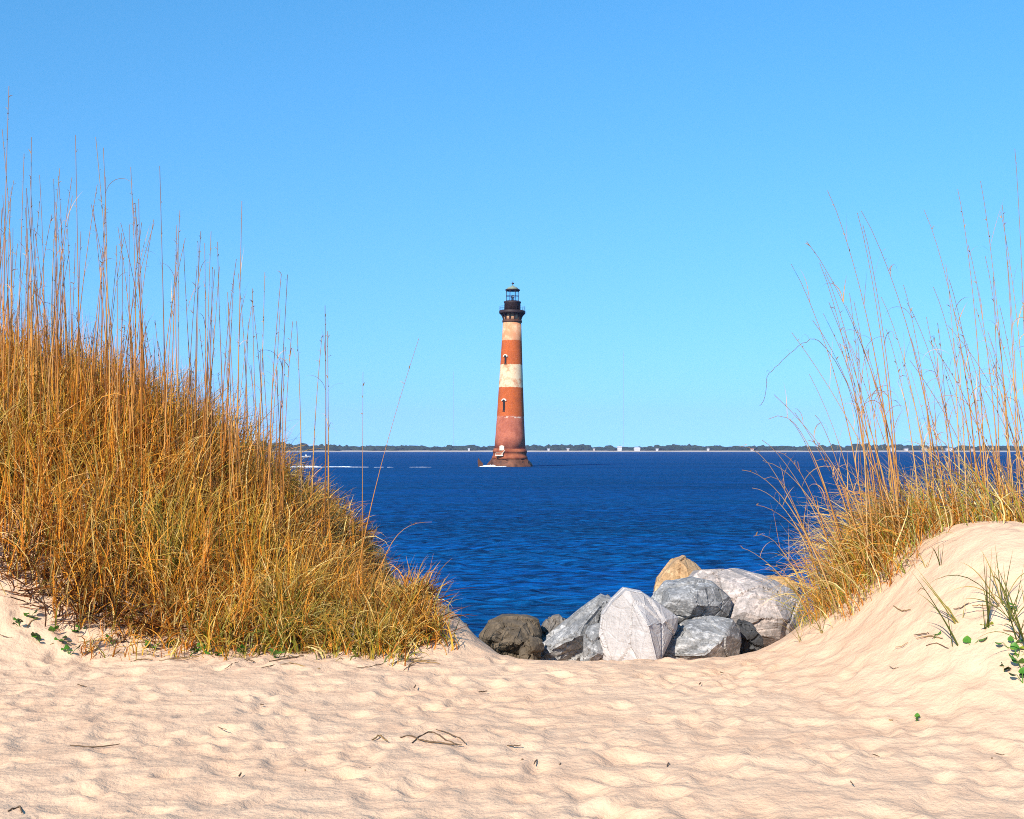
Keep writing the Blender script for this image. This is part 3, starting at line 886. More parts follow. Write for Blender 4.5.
rock(rk([(288, 250), (296, 215), (312, 188), (340, 184), (368, 205), (366, 240), (330, 300), (290, 300)]), 11.75, 0.45, fr([(330, 205, 0.06), (310, 235, 0.14), (350, 225, 0.08)]),
     mat_rock('grey_brown_stone', (0.12, 0.10, 0.085), (0.21, 0.18, 0.15), (0.32, 0.28, 0.24), 0.3), 'small grey brown rock behind the slanting grey boulder')
rock(rk([(768, 225), (785, 195), (812, 205), (836, 240), (838, 300), (775, 320)]), 11.35, 0.35, fr([(800, 230, 0.05)]), MR_GAP_SHADE,
     'dark stone in the gap under the largest boulder')  # fills the shadow gap between boulders; its dark colour stands for that shade
rock(rk([(78, 214), (92, 205), (115, 206), (124, 222), (110, 260), (85, 260)]), 12.4, 0.4, fr([(100, 212, 0.05)]), MR_BROWN,
     'small dark rock showing over the sand left of the pile', 0.02, 0.02)


# ------------------------------------------------------------------ grass
def ribbons(P, az, L, t0, curl, w, K=6, pw=1.4, twist=None, wig=1.0):
    """N curved tapering blades; P (N,3) roots, az bend direction, t0 first tilt, curl added tilt"""
    N = len(P); s = np.linspace(0, 1, K + 1)
    th = t0[:, None] + curl[:, None] * s[None] ** pw
    thm = (th[:, 1:] + th[:, :-1]) / 2; ds = (L / K)[:, None]
    hx = np.concatenate([np.zeros((N, 1)), np.cumsum(np.sin(thm) * ds, 1)], 1)
    hz = np.concatenate([np.zeros((N, 1)), np.cumsum(np.cos(thm) * ds, 1)], 1)
    side = rng.normal(0, 0.22, (N, 1)) * hx + wig * rng.normal(0, 0.02, (N, 1)) * np.sin(s[None] * 7)
    ca, sa = np.cos(az)[:, None], np.sin(az)[:, None]
    C = np.stack([P[:, 0:1] + hx * ca - side * sa, P[:, 1:2] + hx * sa + side * ca, P[:, 2:3] + hz], -1)
    tw = (rng.uniform(-1.2, 1.2, N) if twist is None else twist)[:, None] * (0.4 + s[None])
    # width direction: horizontal normal rotated about the blade by tw
    hxn = np.stack([-sa + 0 * s, ca + 0 * s, 0 * hx], -1)
    nrm = np.stack([np.cos(th) * ca, np.cos(th) * sa, -np.sin(th)], -1)
    W = hxn * np.cos(tw)[..., None] + nrm * np.sin(tw)[..., None]
    wid = (w[:, None] * (0.75 + 0.25 * np.minimum(1, s * 5)) * np.clip(1 - s ** 2.2, 0.06, 1))[..., None] / 2
    V = np.stack([C - W * wid, C + W * wid], 2)           # N,K+1,2,3
    idx = np.arange(N * (K + 1) * 2).reshape(N, K + 1, 2)
    Q = np.stack([idx[:, :-1, 0], idx[:, :-1, 1], idx[:, 1:, 1], idx[:, 1:, 0]], -1).reshape(-1, 4)
    S = np.broadcast_to(s[None, :, None], (N, K + 1, 2))
    return V.reshape(-1, 3), Q, S.reshape(-1)


def joined(parts):
    VV, QQ, TT = [], [], []; off = 0
    for V, Q, T in parts:
        VV.append(V); QQ.append(Q + off); TT.append(T); off += len(V)
    return np.concatenate(VV), np.concatenate(QQ), np.concatenate(TT)


def tint_of(rv, S, K):
    t = np.zeros((len(S), 4), np.float32)
    t[:, 0] = np.repeat(rv, (K + 1) * 2); t[:, 1] = S; t[:, 3] = 1
    return t


def grass_left():
    g = rng; parts = []
    # tussock centres over the dune face
    n = 3900
    cx = g.uniform(-8.2, -0.35, n); cy = g.uniform(9.2, 14.6, n)
    cx[:520] = g.uniform(-1.9, -0.4, 520); cy[:520] = g.uniform(9.6, 11.2, 520)     # the nose is close set
    fl = [on_ground(a, b_) for a, b_ in ((0, 600), (40, 620), (80, 634), (130, 641), (200, 648), (260, 654), (330, 654), (400, 657), (450, 656))]
    front = np.interp(cx, [p.x for p in fl], [p.y for p in fl]) + 0.06 + 0.30 * vnoise(cx * 1.9, cx * 0 + 5)
    right = -0.60 - 0.26 * (cy - 9.75) + 0.12 * vnoise(cy * 3, cy * 0)
    ok = ((cy > front) | ((cy > front - 0.28) & (g.random(n) < 0.16))) & (cx < right)
    # thinner beyond the crest
    ok &= g.random(n) < np.where(cy > 13.0, 0.5, 1.0)
    ok &= (fbm(cx * 2.6 + 7, cy * 2.6, 2) > -0.30) | (cx > -1.7)
    cx, cy = cx[ok], cy[ok]
    m = len(cx)
    lim = np.clip((right[ok] - cx) / 1.5, 0.0, 1) * np.clip((cy - front[ok]) / 0.7 + 0.15, 0, 1)           # short at the nose
    nb = 15
    size = (0.31 + 0.56 * lim) * g.uniform(0.75, 1.2, m)
    X = np.repeat(cx, nb) + g.normal(0, 0.06, m * nb); Y = np.repeat(cy, nb) + g.normal(0, 0.06, m * nb)
    P = np.stack([X, Y, ground_smooth(X, Y) - 0.02], 1)
    N = len(P)
    tuss_dir = np.repeat(g.normal(-0.35, 1.4, m), nb)       # mostly leaning right and to the front
    az = np.where(g.random(N) < 0.55, tuss_dir + g.normal(0, 0.7, N), g.uniform(-math.pi, math.pi, N))
    L = np.repeat(size, nb) * g.uniform(0.45, 1.15, N)
    t0 = np.abs(g.normal(0.16, 0.16, N)); curl = np.abs(g.normal(1.0, 0.45, N)) * np.repeat(g.uniform(0.5, 2.2, m), nb) * np.where(g.random(N) < 0.24, 0.3, 1.0) * np.repeat(1 + 0.6 * (1 - sstep(9.7, 11.2, cy)), nb)
    w = g.uniform(0.005, 0.0135, N)
    tus = np.repeat(np.clip(0.42 + 1.0 * fbm(cx * 0.9, cy * 1.1, 3), 0.12, 0.8), nb)
    rv = np.clip(tus + g.normal(0, 0.26, N), 0, 0.80)
    # greener tussocks here and there, most of them low and towards the nose
    gp = np.repeat(np.clip((vnoise(cx * 1.3 + 50, cy * 1.5) - 0.02) * 2.2, 0, 1) * 0.6 + 0.06 + 0.05 * (1 - sstep(9.7, 11.0, cy)), nb)
    green = g.random(N) < gp
    rv[green] = g.uniform(0.80, 0.93, green.sum())
    pale = g.random(N) < 0.16
    rv[pale] = g.uniform(0.95, 1.0, pale.sum())
    V, Q, S = ribbons(P, az, L, t0, curl, w)
    parts.append((V, Q, tint_of(rv, S, 6)))
    # thin upright dry stems standing out of the tussocks, densest at the crest
    k = 4600
    x = g.uniform(-8, -1.3, k); y = g.uniform(10.2, 13.6, k)
    keep = (x < -0.9 - 0.62 * (y - 9.75)) & (g.random(k) < 0.25 + 0.75 * sstep(10.4, 12.2, y))
    x, y = x[keep], y[keep]; k = len(x)
    P = np.stack([x, y, ground_smooth(x, y)], 1)
    hgt = np.interp(x, [-8, -4, -3, -2, -1.3], [1.15, 1.05, 0.95, 0.72, 0.5]) * g.uniform(0.55, 1.15, k)
    V, Q, S = ribbons(P, g.uniform(-3.14, 3.14, k), hgt, np.abs(g.normal(0, 0.05, k)), g.normal(0.05, 0.12, k), g.uniform(0.006, 0.012, k), twist=g.uniform(-0.3, 0.3, k))
    parts.append((V, Q, tint_of(np.clip(g.normal(0.36, 0.15, k), 0.02, 0.7), S * 0.6, 6)))
    # sheaves of stiff orange stems standing through the grass
    k = 175
    x = g.uniform(-7, -0.9, k); y = g.uniform(9.9, 13.2, k)
    keep = (x < -0.85 - 0.30 * (y - 9.75)) & (y > np.interp(x, [p.x for p in fl], [p.y for p in fl]) + 0.3)
    x, y = np.repeat(x[keep], 7), np.repeat(y[keep], 7); k = len(x)
    x = x + g.normal(0, 0.02, k); y = y + g.normal(0, 0.02, k)
    P = np.stack([x, y, ground_smooth(x, y)], 1)
    V, Q, S = ribbons(P, g.uniform(-3.14, 3.14, k), g.uniform(0.35, 1.0, k) * np.interp(x, [-4, -1.0], [1.0, 0.6]), np.abs(g.normal(0.04, 0.06, k)), g.normal(0.08, 0.15, k), g.uniform(0.009, 0.016, k), twist=g.uniform(-0.3, 0.3, k))
    parts.append((V, Q, tint_of(np.clip(g.normal(0.40, 0.12, k), 0.1, 0.7), S * 0.5, 6)))
    # flattened dead blades, the litter under the tussocks
    k = 26000
    x = g.uniform(-8, -0.3, k); y = g.uniform(9.5, 14.2, k)
    keep = (x < -0.50 - 0.30 * (y - 9.75)) & (y > np.interp(x, [p.x for p in fl], [p.y for p in fl]) + 0.12 + 0.2 * vnoise(x * 1.9, x * 0 + 5))
    x, y = x[keep], y[keep]; k = len(x)
    P = np.stack([x, y, ground_smooth(x, y) + g.uniform(0.0, 0.07, k)], 1)
    V, Q, S = ribbons(P, g.uniform(-3.14, 3.14, k), g.uniform(0.12, 0.4, k), g.uniform(0.9, 1.6, k), g.uniform(-0.1, 0.5, k), g.uniform(0.008, 0.018, k), 4)
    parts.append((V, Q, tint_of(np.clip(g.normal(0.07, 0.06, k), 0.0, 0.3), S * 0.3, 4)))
    V, Q, T = joined(parts)
    o = link_mesh('dune_grass', np_mesh('dune_grass', V, Q, True, T), M_GRASS)
    tag(o, 'thick golden brown grass covering the left dune', 'grass', kind='stuff')


def grass_right():
    g = rng; parts = []
    n = 330
    u = g.random(n) ** 0.8
    path = np.array([(2.55, 9.8), (2.72, 9.75), (2.92, 9.8), (3.1, 9.95), (3.7, 10.1), (4.6, 10.0), (6.5, 10.1)])
    d = np.linspace(0, 1, len(path))
    cx = np.interp(u, d, path[:, 0]) + g.normal(0, 0.14, n); cy = np.interp(u, d, path[:, 1]) + np.where(g.random(n) < 0.3, -1, 1) * np.abs(g.normal(0, 0.42, n)) * np.where(cx < 2.95, 1.0, 1.0)
    nb = 15
    X = np.repeat(cx, nb) + g.normal(0, 0.05, n * nb); Y = np.repeat(cy, nb) + g.normal(0, 0.05, n * nb)
    P = np.stack([X, Y, ground_smooth(X, Y) - 0.02], 1); N = len(P)
    az = np.where(g.random(N) < 0.72, math.pi + g.normal(0, 0.75, N), g.uniform(-3.14, 3.14, N))
    size = np.repeat(np.interp(cx, [1.9, 2.3, 3.0, 5], [0.30, 0.50, 0.62, 0.62]) * g.uniform(0.7, 1.3, n), nb)
    L = size * g.uniform(0.4, 1.25, N)
    t0 = np.abs(g.normal(0.22, 0.2, N)); curl = np.abs(g.normal(1.5, 0.9, N))
    rv = np.clip(np.repeat(0.5 + 0.6 * fbm(cx * 1.4, cy * 1.4, 2), nb) + g.normal(0, 0.15, N), 0.05, 0.8)
    green = g.random(N) < 0.34; rv[green] = g.uniform(0.78, 0.9, green.sum())
    pale = g.random(N) < 0.3; rv[pale] = g.uniform(0.95, 1.0, pale.sum())
    V, Q, S = ribbons(P, az, L, t0, curl, g.uniform(0.004, 0.010, N))
    parts.append((V, Q, tint_of(rv, S, 6)))
    # stiffer stems
    k = 120
    u = g.random(k) ** 0.8
    x = np.interp(u, d, path[:, 0]) + g.normal(0, 0.12, k); y = np.interp(u, d, path[:, 1]) + np.abs(g.normal(0, 0.4, k))
    P = np.stack([x, y, ground_smooth(x, y)], 1)
    V, Q, S = ribbons(P, math.pi + g.normal(0, 0.6, k), g.uniform(0.35, 0.95, k), np.abs(g.normal(0.18, 0.15, k)), np.abs(g.normal(0.25, 0.25, k)), g.uniform(0.004, 0.008, k), twist=g.uniform(-0.3, 0.3, k))
    parts.append((V, Q, tint_of(np.clip(g.normal(0.52, 0.2, k), 0.05, 0.78), S * 0.6, 6)))
    V, Q, T = joined(parts)
    o = link_mesh('dune_grass', np_mesh('dune_grass', V, Q, True, T), M_GRASS_PALE)
    tag(o, 'wind bent straw and orange grass on the right dune', 'grass', kind='stuff')


grass_left()
grass_right()


# ------------------------------------------------------------------ sea oats, one thing each
def tube(pts, radii, n=4):
    pts = np.asarray(pts, float); m = len(pts)
    tan = np.gradient(pts, axis=0); tan /= np.linalg.norm(tan, axis=1)[:, None] + 1e-9
    ref = np.where(np.abs(tan[:, 2:3]) > 0.9, np.array([[0.0, 1.0, 0.0]]), np.array([[0.0, 0.0, 1.0]]))
    a = np.cross(tan, ref); a /= np.linalg.norm(a, axis=1)[:, None] + 1e-9
    b = np.cross(tan, a)
    u = np.arange(n) * 2 * math.pi / n
    V = pts[:, None] + radii[:, None, None] * (a[:, None] * np.cos(u)[None, :, None] + b[:, None] * np.sin(u)[None, :, None])
    idx = np.arange(m * n).reshape(m, n); nx = np.roll(idx, -1, 1)
    Q = np.stack([idx[:-1], nx[:-1], nx[1:], idx[1:]], -1).reshape(-1, 4)
    return V.reshape(-1, 3), Q, np.repeat(np.linspace(0, 1, m), n)


def flat_tint(r, S):
    t = np.zeros((len(S), 4), np.float32); t[:, 0] = r; t[:, 1] = S; t[:, 3] = 1
    return t


def curve_path(L, az, t0, curl, pw, wig, m=12):
    s = np.linspace(0, 1, m); th = t0 + curl * s ** pw
    hx = np.concatenate([[0], np.cumsum(np.sin((th[1:] + th[:-1]) / 2)) * L / (m - 1)])
    hz = np.concatenate([[0], np.cumsum(np.cos((th[1:] + th[:-1]) / 2)) * L / (m - 1)])
    sd = wig * np.sin(s * 5 + rng.uniform(0, 6)) * s
    return np.stack([hx * math.cos(az) - sd * math.sin(az), hx * math.sin(az) + sd * math.cos(az), hz], 1)


def sea_oat(root, pts, label, group, r0=0.006, r1=0.0018, leaves=2, seeds=5, rv=None, curly=0.5):
    """root Vector, pts (m,3) relative path of the stem"""
    g = rng
    rv = g.uniform(0.1, 0.95) if rv is None else rv
    o = tag(empty('sea_oat_stalk', root), label, 'sea oat', group)
    m = len(pts); s = np.linspace(0, 1, m)
    V, Q, S = tube(pts, r1 + (r0 - r1) * (1 - sstep(0.2, 0.75, s)) + 0.4 * r1 * (1 - s))
    link_mesh('stem', np_mesh('stem', V, Q, True, flat_tint(rv, S * 1.1)), M_STEM_PALE if 'right' in group else M_STEM, o)
    at = lambda t: np.array([np.interp(t, s, pts[:, k]) for k in range(3)])
    for _ in range(leaves):
        t = g.uniform(0.08, 0.85); N = 1
        sheath = g.random() < 0.5
        V, Q, S = ribbons(at(t)[None], np.array([g.uniform(-3.14, 3.14)]), np.array([g.uniform(0.18, 0.42)]), np.array([g.uniform(0.03, 0.3)]),
                          np.array([g.uniform(0.1, 0.6) if sheath else g.uniform(1.4, 4.2) * curly + 0.8]), np.array([g.uniform(0.004, 0.008)]), 9, wig=0.2)
        link_mesh('leaf', np_mesh('leaf', V, Q, True, tint_of(np.array([np.clip(rv + g.normal(0, 0.2), 0, 1)]), S, 9)), M_STEM_PALE if 'right' in group else M_STEM, o)
    if seeds:
        k = seeds
        ts = g.uniform(0.74, 1.0, k)          # spikelets
        P = np.array([at(t) for t in ts])
        V, Q, S = ribbons(P, g.uniform(-3.14, 3.14, k), g.uniform(0.02, 0.055, k), g.uniform(0.3, 0.8, k), g.uniform(0.4, 1.6, k), g.uniform(0.006, 0.012, k), 3, wig=0.0)
        link_mesh('seed_head', np_mesh('seed_head', V, Q, True, tint_of(g.random(k), S, 3)), M_SEED, o)
    return o


GL = 'tall sea oats on the left dune'
GR = 'tall sea oats on the right dune'
LAB_L = 'tall dry sea oat stalk standing upright out of the left dune grass'
LAB_R = 'tall dry sea oat stalk leaning left out of the right dune grass'

# stalks whose tips the photograph shows one by one: (root px, tip px, tip py, depth)
TIPS = [(4, 9, 86, 11.2), (34, 36, 140, 11.6), (57, 60, 168, 11.8), (80, 77, 136, 11.9), (108, 94, 136, 11.4), (101, 109, 152, 11.9), (132, 128, 165, 11.9), (166, 156, 163, 11.6),
        (72, 90, 180, 11.7), (186, 184, 213, 11.9), (197, 196, 228, 12.1), (209, 212, 232, 11.9), (236, 243, 202, 11.6), (222, 226, 268, 11.9), (256, 259, 268, 12.0), (246, 236, 272, 12.0),
        (270, 282, 274, 11.7), (278, 292, 278, 11.9), (301, 298, 322, 12.0), (312, 318, 332, 11.7), (324, 323, 304, 11.6), (329, 329, 332, 11.9), (16, 18, 150, 11.3), (46, 30, 190, 11.6),
        (120, 146, 225, 11.9), (150, 141, 208, 11.7), (88, 104, 205, 11.8), (140, 132, 192, 11.8), (205, 200, 240, 11.8), (262, 255, 290, 11.9), (176, 172, 232, 11.8), (6, 3, 130, 11.7)]
for i, (rx, tx, ty, Y) in enumerate(TIPS):
    x0 = (rx - 512) / F_PX * Y; root = Vector((x0, Y, float(ground_smooth(x0, Y))))
    tip = pix(tx, ty, Y) - root
    m = 12; s = np.linspace(0, 1, m)
    bow = rng.normal(0, 0.03)
    pts = np.outer(s, np.array(tip)); pts[:, 0] = tip.x * s ** 1.5 + bow * np.sin(s * 3.1); pts[:, 1] = rng.normal(0, 0.15) * (i > 0) * s ** 2
    lab = LAB_L
    if i == 0: lab = 'tallest sea oat stalk at the far left edge, its tip highest in the sky'
    if i == 12: lab = 'tall sea oat stalk leaning right, its tip well above its neighbours on the lower dune'
    if i == 20: lab = 'sea oat stalk highest of the last few at the right end of the left dune'
    sea_oat(root, pts, lab, GL, rng.uniform(0.005, 0.008), 0.0027, rng.integers(1, 4), rng.integers(3, 9))
for k in range(172):
    px = 330 * (rng.random() ** 1.25) - 25; Y = rng.uniform(11.0, 12.9)
    x0 = (px - 512) / F_PX * Y
    if x0 > -0.95 - 0.62 * (Y - 9.75): continue
    env = float(np.interp(px, [-30, 0, 100, 160, 240, 290, 335], [150, 165, 175, 195, 250, 310, 355]))
    low = float(np.interp(px, [-30, 0, 100, 200, 300, 335], [300, 310, 350, 395, 440, 455]))
    top = env + (low - env) * rng.random() ** 0.9
    root = Vector((x0, Y, float(ground_smooth(x0, Y))))
    h = pix(px, top, Y).z - root.z
    if h < 0.4: continue
    pts = curve_path(h, rng.choice([0.0, math.pi]) + rng.normal(0, 0.5), abs(rng.normal(0, 0.045)), rng.normal(0.05, 0.09), 1.6, 0.015)
    sea_oat(root, pts, LAB_L, GL, rng.uniform(0.0038, 0.0078), 0.0025, rng.integers(1, 5), rng.integers(0, 7))
# lone ones at the nose
Y = 10.6
for rx, ry, tx, ty, lab in ((352, 560, 419, 338, 'thin lone stalk leaning right beside the left dune, crossing the water and sky'),
                            (362, 540, 363, 372, 'thin straight lone stalk just right of the left sea oats, crossing the horizon'),
                            (372, 545, 432, 522, 'single straw arching low over the water at the right side of the left dune')):
    root = pix(rx, ry, Y); root.z = float(ground_smooth(root.x, Y)); tip = pix(tx, ty, Y) - root
    s = np.linspace(0, 1, 12); pts = np.outer(s, np.array(tip)); pts[:, 2] = tip.z * (1 - (1 - s) ** (2.6 if ty > 500 else 1.0)); pts[:, 0] = tip.x * s ** 1.4
    sea_oat(root, pts, lab, GL, 0.004, 0.0016, 0, 3, 0.6)

# right side: bent by the wind to the left
TIPR = [(896, 833, 186, 9.7), (868, 793, 263, 9.6), (905, 807, 241, 9.8), (898, 854, 215, 9.8), (940, 858, 213, 9.9), (900, 863, 225, 9.7), (874, 821, 262, 9.5), (880, 828, 270, 9.6),
        (978, 937, 202, 9.9), (985, 970, 182, 9.8), (1010, 972, 186, 10.0), (1018, 998, 207, 9.9), (1030, 1004, 210, 9.9), (975, 938, 285, 9.8), (985, 942, 282, 9.9), (935, 903, 285, 9.7),
        (960, 915, 300, 9.8), (930, 879, 298, 9.8), (900, 849, 304, 9.6), (890, 818, 318, 9.5), (1000, 984, 280, 9.8), (1012, 987, 255, 9.9), (960, 952, 262, 9.9), (1020, 1005, 248, 9.8),
        (868, 852, 340, 9.5), (1028, 1016, 148, 10.0), (1000, 968, 245, 9.9), (920, 882, 330, 9.7)]
for i, (rx, tx, ty, Y) in enumerate(TIPR):
    x0 = (rx - 512) / F_PX * Y; root = Vector((x0, Y, float(ground_smooth(x0, Y))))
    tip = pix(tx, ty, Y) - root; m = 14; s = np.linspace(0, 1, m)
    pts = np.zeros((m, 3)); pts[:, 0] = tip.x * s ** 1.7; pts[:, 2] = tip.z * (1 - (1 - s) ** 1.12); pts[:, 1] = rng.normal(0, 0.15) * s ** 2
    sea_oat(root, pts, 'tallest thin sea oat stalk bowing left from the right dune grass' if i == 0 else LAB_R, GR, rng.uniform(0.0035, 0.0055), 0.0020, rng.integers(2, 6), rng.integers(1, 5), rng.uniform(0.4, 1.0), 0.9)
for k in range(44):
    px = 850 + 200 * rng.random() ** 0.85; Y = rng.uniform(9.4, 10.3); x0 = (px - 512) / F_PX * Y
    root = Vector((x0, Y, float(ground_smooth(x0, Y))))
    top = rng.uniform(300, 440); h = pix(px, top, Y).z - root.z
    pts = curve_path(h * 1.04, math.pi + rng.normal(0, 0.5), abs(rng.normal(0.20, 0.12)), abs(rng.normal(0.26, 0.16)), 1.5, 0.02)
    sea_oat(root, pts, LAB_R, GR, rng.uniform(0.0026, 0.0048), 0.0020, rng.integers(2, 6), rng.integers(0, 4), rng.uniform(0.45, 1.0), 0.9)
# low spray thrown out to the left over the rocks: (root px, py, tip px, py)
SPRAY = [(832, 585, 745, 437), (845, 580, 762, 440), (840, 590, 778, 452), (850, 575, 775, 410), (826, 592, 752, 488), (838, 596, 742, 470), (822, 598, 760, 527), (856, 570, 790, 420), (815, 602, 742, 548),
         (826, 596, 770, 470), (862, 566, 808, 440), (868, 560, 815, 415), (812, 606, 772, 560), (846, 584, 756, 505), (852, 575, 806, 470), (870, 565, 822, 452), (836, 592, 790, 520), (858, 572, 765, 462)]
for i, (rx, ry, tx, ty) in enumerate(SPRAY):
    root = on_ground(rx, ry + 18); Y = root.y; tip = pix(tx, ty, Y - rng.uniform(0, 0.4)) - root
    s = np.linspace(0, 1, 14); pts = np.outer(s, np.array(tip)); pts[:, 2] = tip.z * (1 - (1 - s) ** rng.uniform(1.2, 1.9)); pts[:, 0] = tip.x * s ** rng.uniform(1.0, 1.25)
    if i % 3 == 0:                                   # a nodding tip
        pts[-3:, 2] -= np.array([0.01, 0.03, 0.07]); pts[-3:, 0] -= np.array([0.01, 0.03, 0.05])
    sea_oat(root, pts, 'dry grass stalk slanting low to the left over the rocks from the right dune', GR, rng.uniform(0.004, 0.006), 0.002, rng.integers(1, 4), rng.integers(0, 5), rng.uniform(0.4, 1.0), 0.9)
# the broken stalk that arches over and hangs down
root = on_ground(868, 545); Y = root.y
arch = [(868, 545), (862, 480), (858, 420), (848, 385), (836, 362), (826, 348), (817, 340), (812, 338), (800, 345), (786, 357), (774, 368), (766, 378), (766, 390), (762, 404), (760, 406)]
pts = np.array([np.array(pix(a, b_, Y)) for a, b_ in arch]) - np.array(root)
ends = pts.copy()
tq = np.linspace(0, len(pts) - 1, 46)
pts = np.stack([np.interp(tq, np.arange(len(pts)), pts[:, k]) for k in range(3)], 1)
pts[18:, 0] += rng.normal(0, 0.010, 28); pts[18:, 2] += rng.normal(0, 0.010, 28)
sea_oat(root, pts, 'broken curly stalk arching over to the left and hanging down against the sky', GR, 0.006, 0.0052, 4, 12, 0.1, 0.9)


# ------------------------------------------------------------------ tufts, creeping plants, twigs on the sand
def tuft(px, py, blades, label, mat=None, rv=(0.0, 0.6), w=(0.006, 0.010), cat='grass tuft'):
    """blades: (tip px, tip py, sag) in the picture; each rises from one root"""
    root = on_ground(px, py); o = tag(empty('grass_tuft', root - Vector((0, 0, 0.01))), label, cat, 'green grass tufts on the sand')
    Y = root.y; parts = []
    for tx, ty, sag in blades:
        tip = np.array(pix(tx, ty, Y - rng.uniform(-0.15, 0.2)) - root); s = np.linspace(0, 1, 9)
        C = np.outer(s, tip); C[:, 2] += sag * np.sin(s * math.pi) ** 0.9; C[:, :2] += rng.normal(0, 0.01, 2)
        ww = rng.uniform(*w) * np.clip(1 - s ** 2.5, 0.08, 1) / 2
        side = np.array([0.8, 0.0, 0.6]) if abs(tip[0]) < abs(tip[2]) else np.array([0.1, 0.55, 0.8])
        V = np.stack([C - ww[:, None] * side, C + ww[:, None] * side], 1).reshape(-1, 3)
        i = np.arange(18).reshape(9, 2); Q = np.stack([i[:-1, 0], i[:-1, 1], i[1:, 1], i[1:, 0]], -1)
        parts.append((V, Q, flat_tint(rng.uniform(*rv), np.repeat(s, 2) * 0.7)))
    V, Q, T = joined(parts)
    link_mesh('blades', np_mesh('blades', V, Q, True, T), mat or M_TUFT, o)
    return o


tuft(987, 628, [(981, 548, 0.02), (985, 560, 0.0), (991, 546, 0.0), (999, 550, -0.03), (978, 580, 0.05), (996, 590, 0.02), (984, 600, 0.03)], 'upright olive grass tuft with a yellow leaf at its foot on the right sand')
tuft(1012, 621, [(926, 585, 0.16), (985, 575, 0.10), (1030, 580, 0.05), (1024, 560, 0.0), (1040, 600, 0.05), (990, 566, 0.06), (1005, 560, 0.0), (962, 597, 0.05)], 'sprawling green grass tuft with long arching blades at the right edge')
tuft(956, 647, [(907, 568, 0.03), (912, 590, 0.06), (948, 600, 0.02)], 'thin dark grass tuft leaning left on the slope of the right sand dune')
tuft(959, 624, [(913, 563, 0.0), (920, 572, 0.02), (930, 590, 0.02), (962, 600, 0.0), (945, 606, 0.05)], 'pale straw grass tuft behind the thin dark tuft', rv=(0.7, 1.0))
tuft(1030, 655, [(985, 590, 0.10), (1005, 600, 0.06), (1020, 580, 0.03), (970, 640, 0.10), (1050, 600, 0.05), (996, 560, 0.05)], 'long bladed green grass tuft cut by the right edge, below the sprawling tuft', rv=(0.1, 0.7))
tuft(1002, 606, [(962, 560, 0.06), (980, 548, 0.04), (1012, 548, 0.02), (1030, 570, 0.06), (948, 592, 0.08), (994, 540, 0.0)], 'olive and straw mixed tuft just above the sprawling tuft on the dune face', rv=(0.2, 1.0))
tuft(940, 566, [(938, 535, 0.0), (930, 545, 0.03), (943, 540, 0.0)], 'short green sprig high on the bare dune face', w=(0.005, 0.008))
tuft(928, 566, [(937, 540, 0.0), (918, 552, 0.03), (932, 556, 0.0)], 'short brown sprig left of the green sprig on the dune face', rv=(0.7, 1.0), w=(0.005, 0.008))
tuft(1018, 640, [(1000, 600, 0.05), (1030, 600, 0.02), (1036, 615, 0.05), (995, 625, 0.05)], 'small green tuft lowest at the right edge of the sand')
tuft(822, 632, [(800, 606, 0.03), (812, 590, 0.0), (828, 604, 0.0), (790, 618, 0.03), (806, 598, 0.02)], 'thin straw tuft in the sand beside the largest boulder', rv=(0.6, 1.0), w=(0.004, 0.006))
tuft(800, 642, [(784, 610, 0.02), (795, 602, 0.0), (776, 622, 0.03), (808, 612, 0.0)], 'sparse straw tuft at the right foot of the largest boulder', rv=(0.6, 1.0), w=(0.004, 0.006))


def leaf_mesh(size, a, tilt, base):
    """one rounded leaf, folded along its midrib"""
    n = 8; V = []; F = []
    d = Vector((math.cos(a) * math.cos(tilt), math.sin(a) * math.cos(tilt), math.sin(tilt))); sd = Vector((-math.sin(a), math.cos(a), 0)); up = d.cross(sd) * -1
    for i in range(n + 1):
        s = i / n; w = size * 0.52 * math.sin(math.pi * min(1, 0.06 + 0.94 * s)) ** 0.65
        c = Vector(base) + d * (size * s) - up * (0.25 * size * s * s)
        V += [c - sd * w + up * w * 0.35, c, c + sd * w + up * w * 0.35]
    for i in range(n):
        for k in (0, 1):
            F.append((i * 3 + k, i * 3 + k + 1, i * 3 + k + 4, i * 3 + k + 3))
    return V, F


def creeper(px, py, nleaf, size, label, mats=(None,), group='small leafy plants on the sand'):
    root = on_ground(px, py); o = tag(empty('beach_plant', root), label, 'plant', group)
    for k in range(nleaf):
        a = rng.uniform(-3.14, 3.14); r = rng.uniform(0.2, 1.0) * size
        p = Vector((r * math.cos(a), r * math.sin(a) * 0.8, rng.uniform(0.25, 1.1) * size))
        st = MB().bar((0, 0, -0.015), p, 0.0025, 0.0018, 4); st.build('stalk', M_LEAF, o)
        V, F = leaf_mesh(size * rng.uniform(0.75, 1.15), a + rng.normal(0, 0.5), rng.uniform(-0.3, 0.7), p)
        me = bpy.data.meshes.new('leaf'); me.from_pydata([v[:] for v in V], [], F)
        for f in me.polygons: f.use_smooth = True
        link_mesh('leaf', me, random.choice(mats) or M_LEAF, o)
    return o


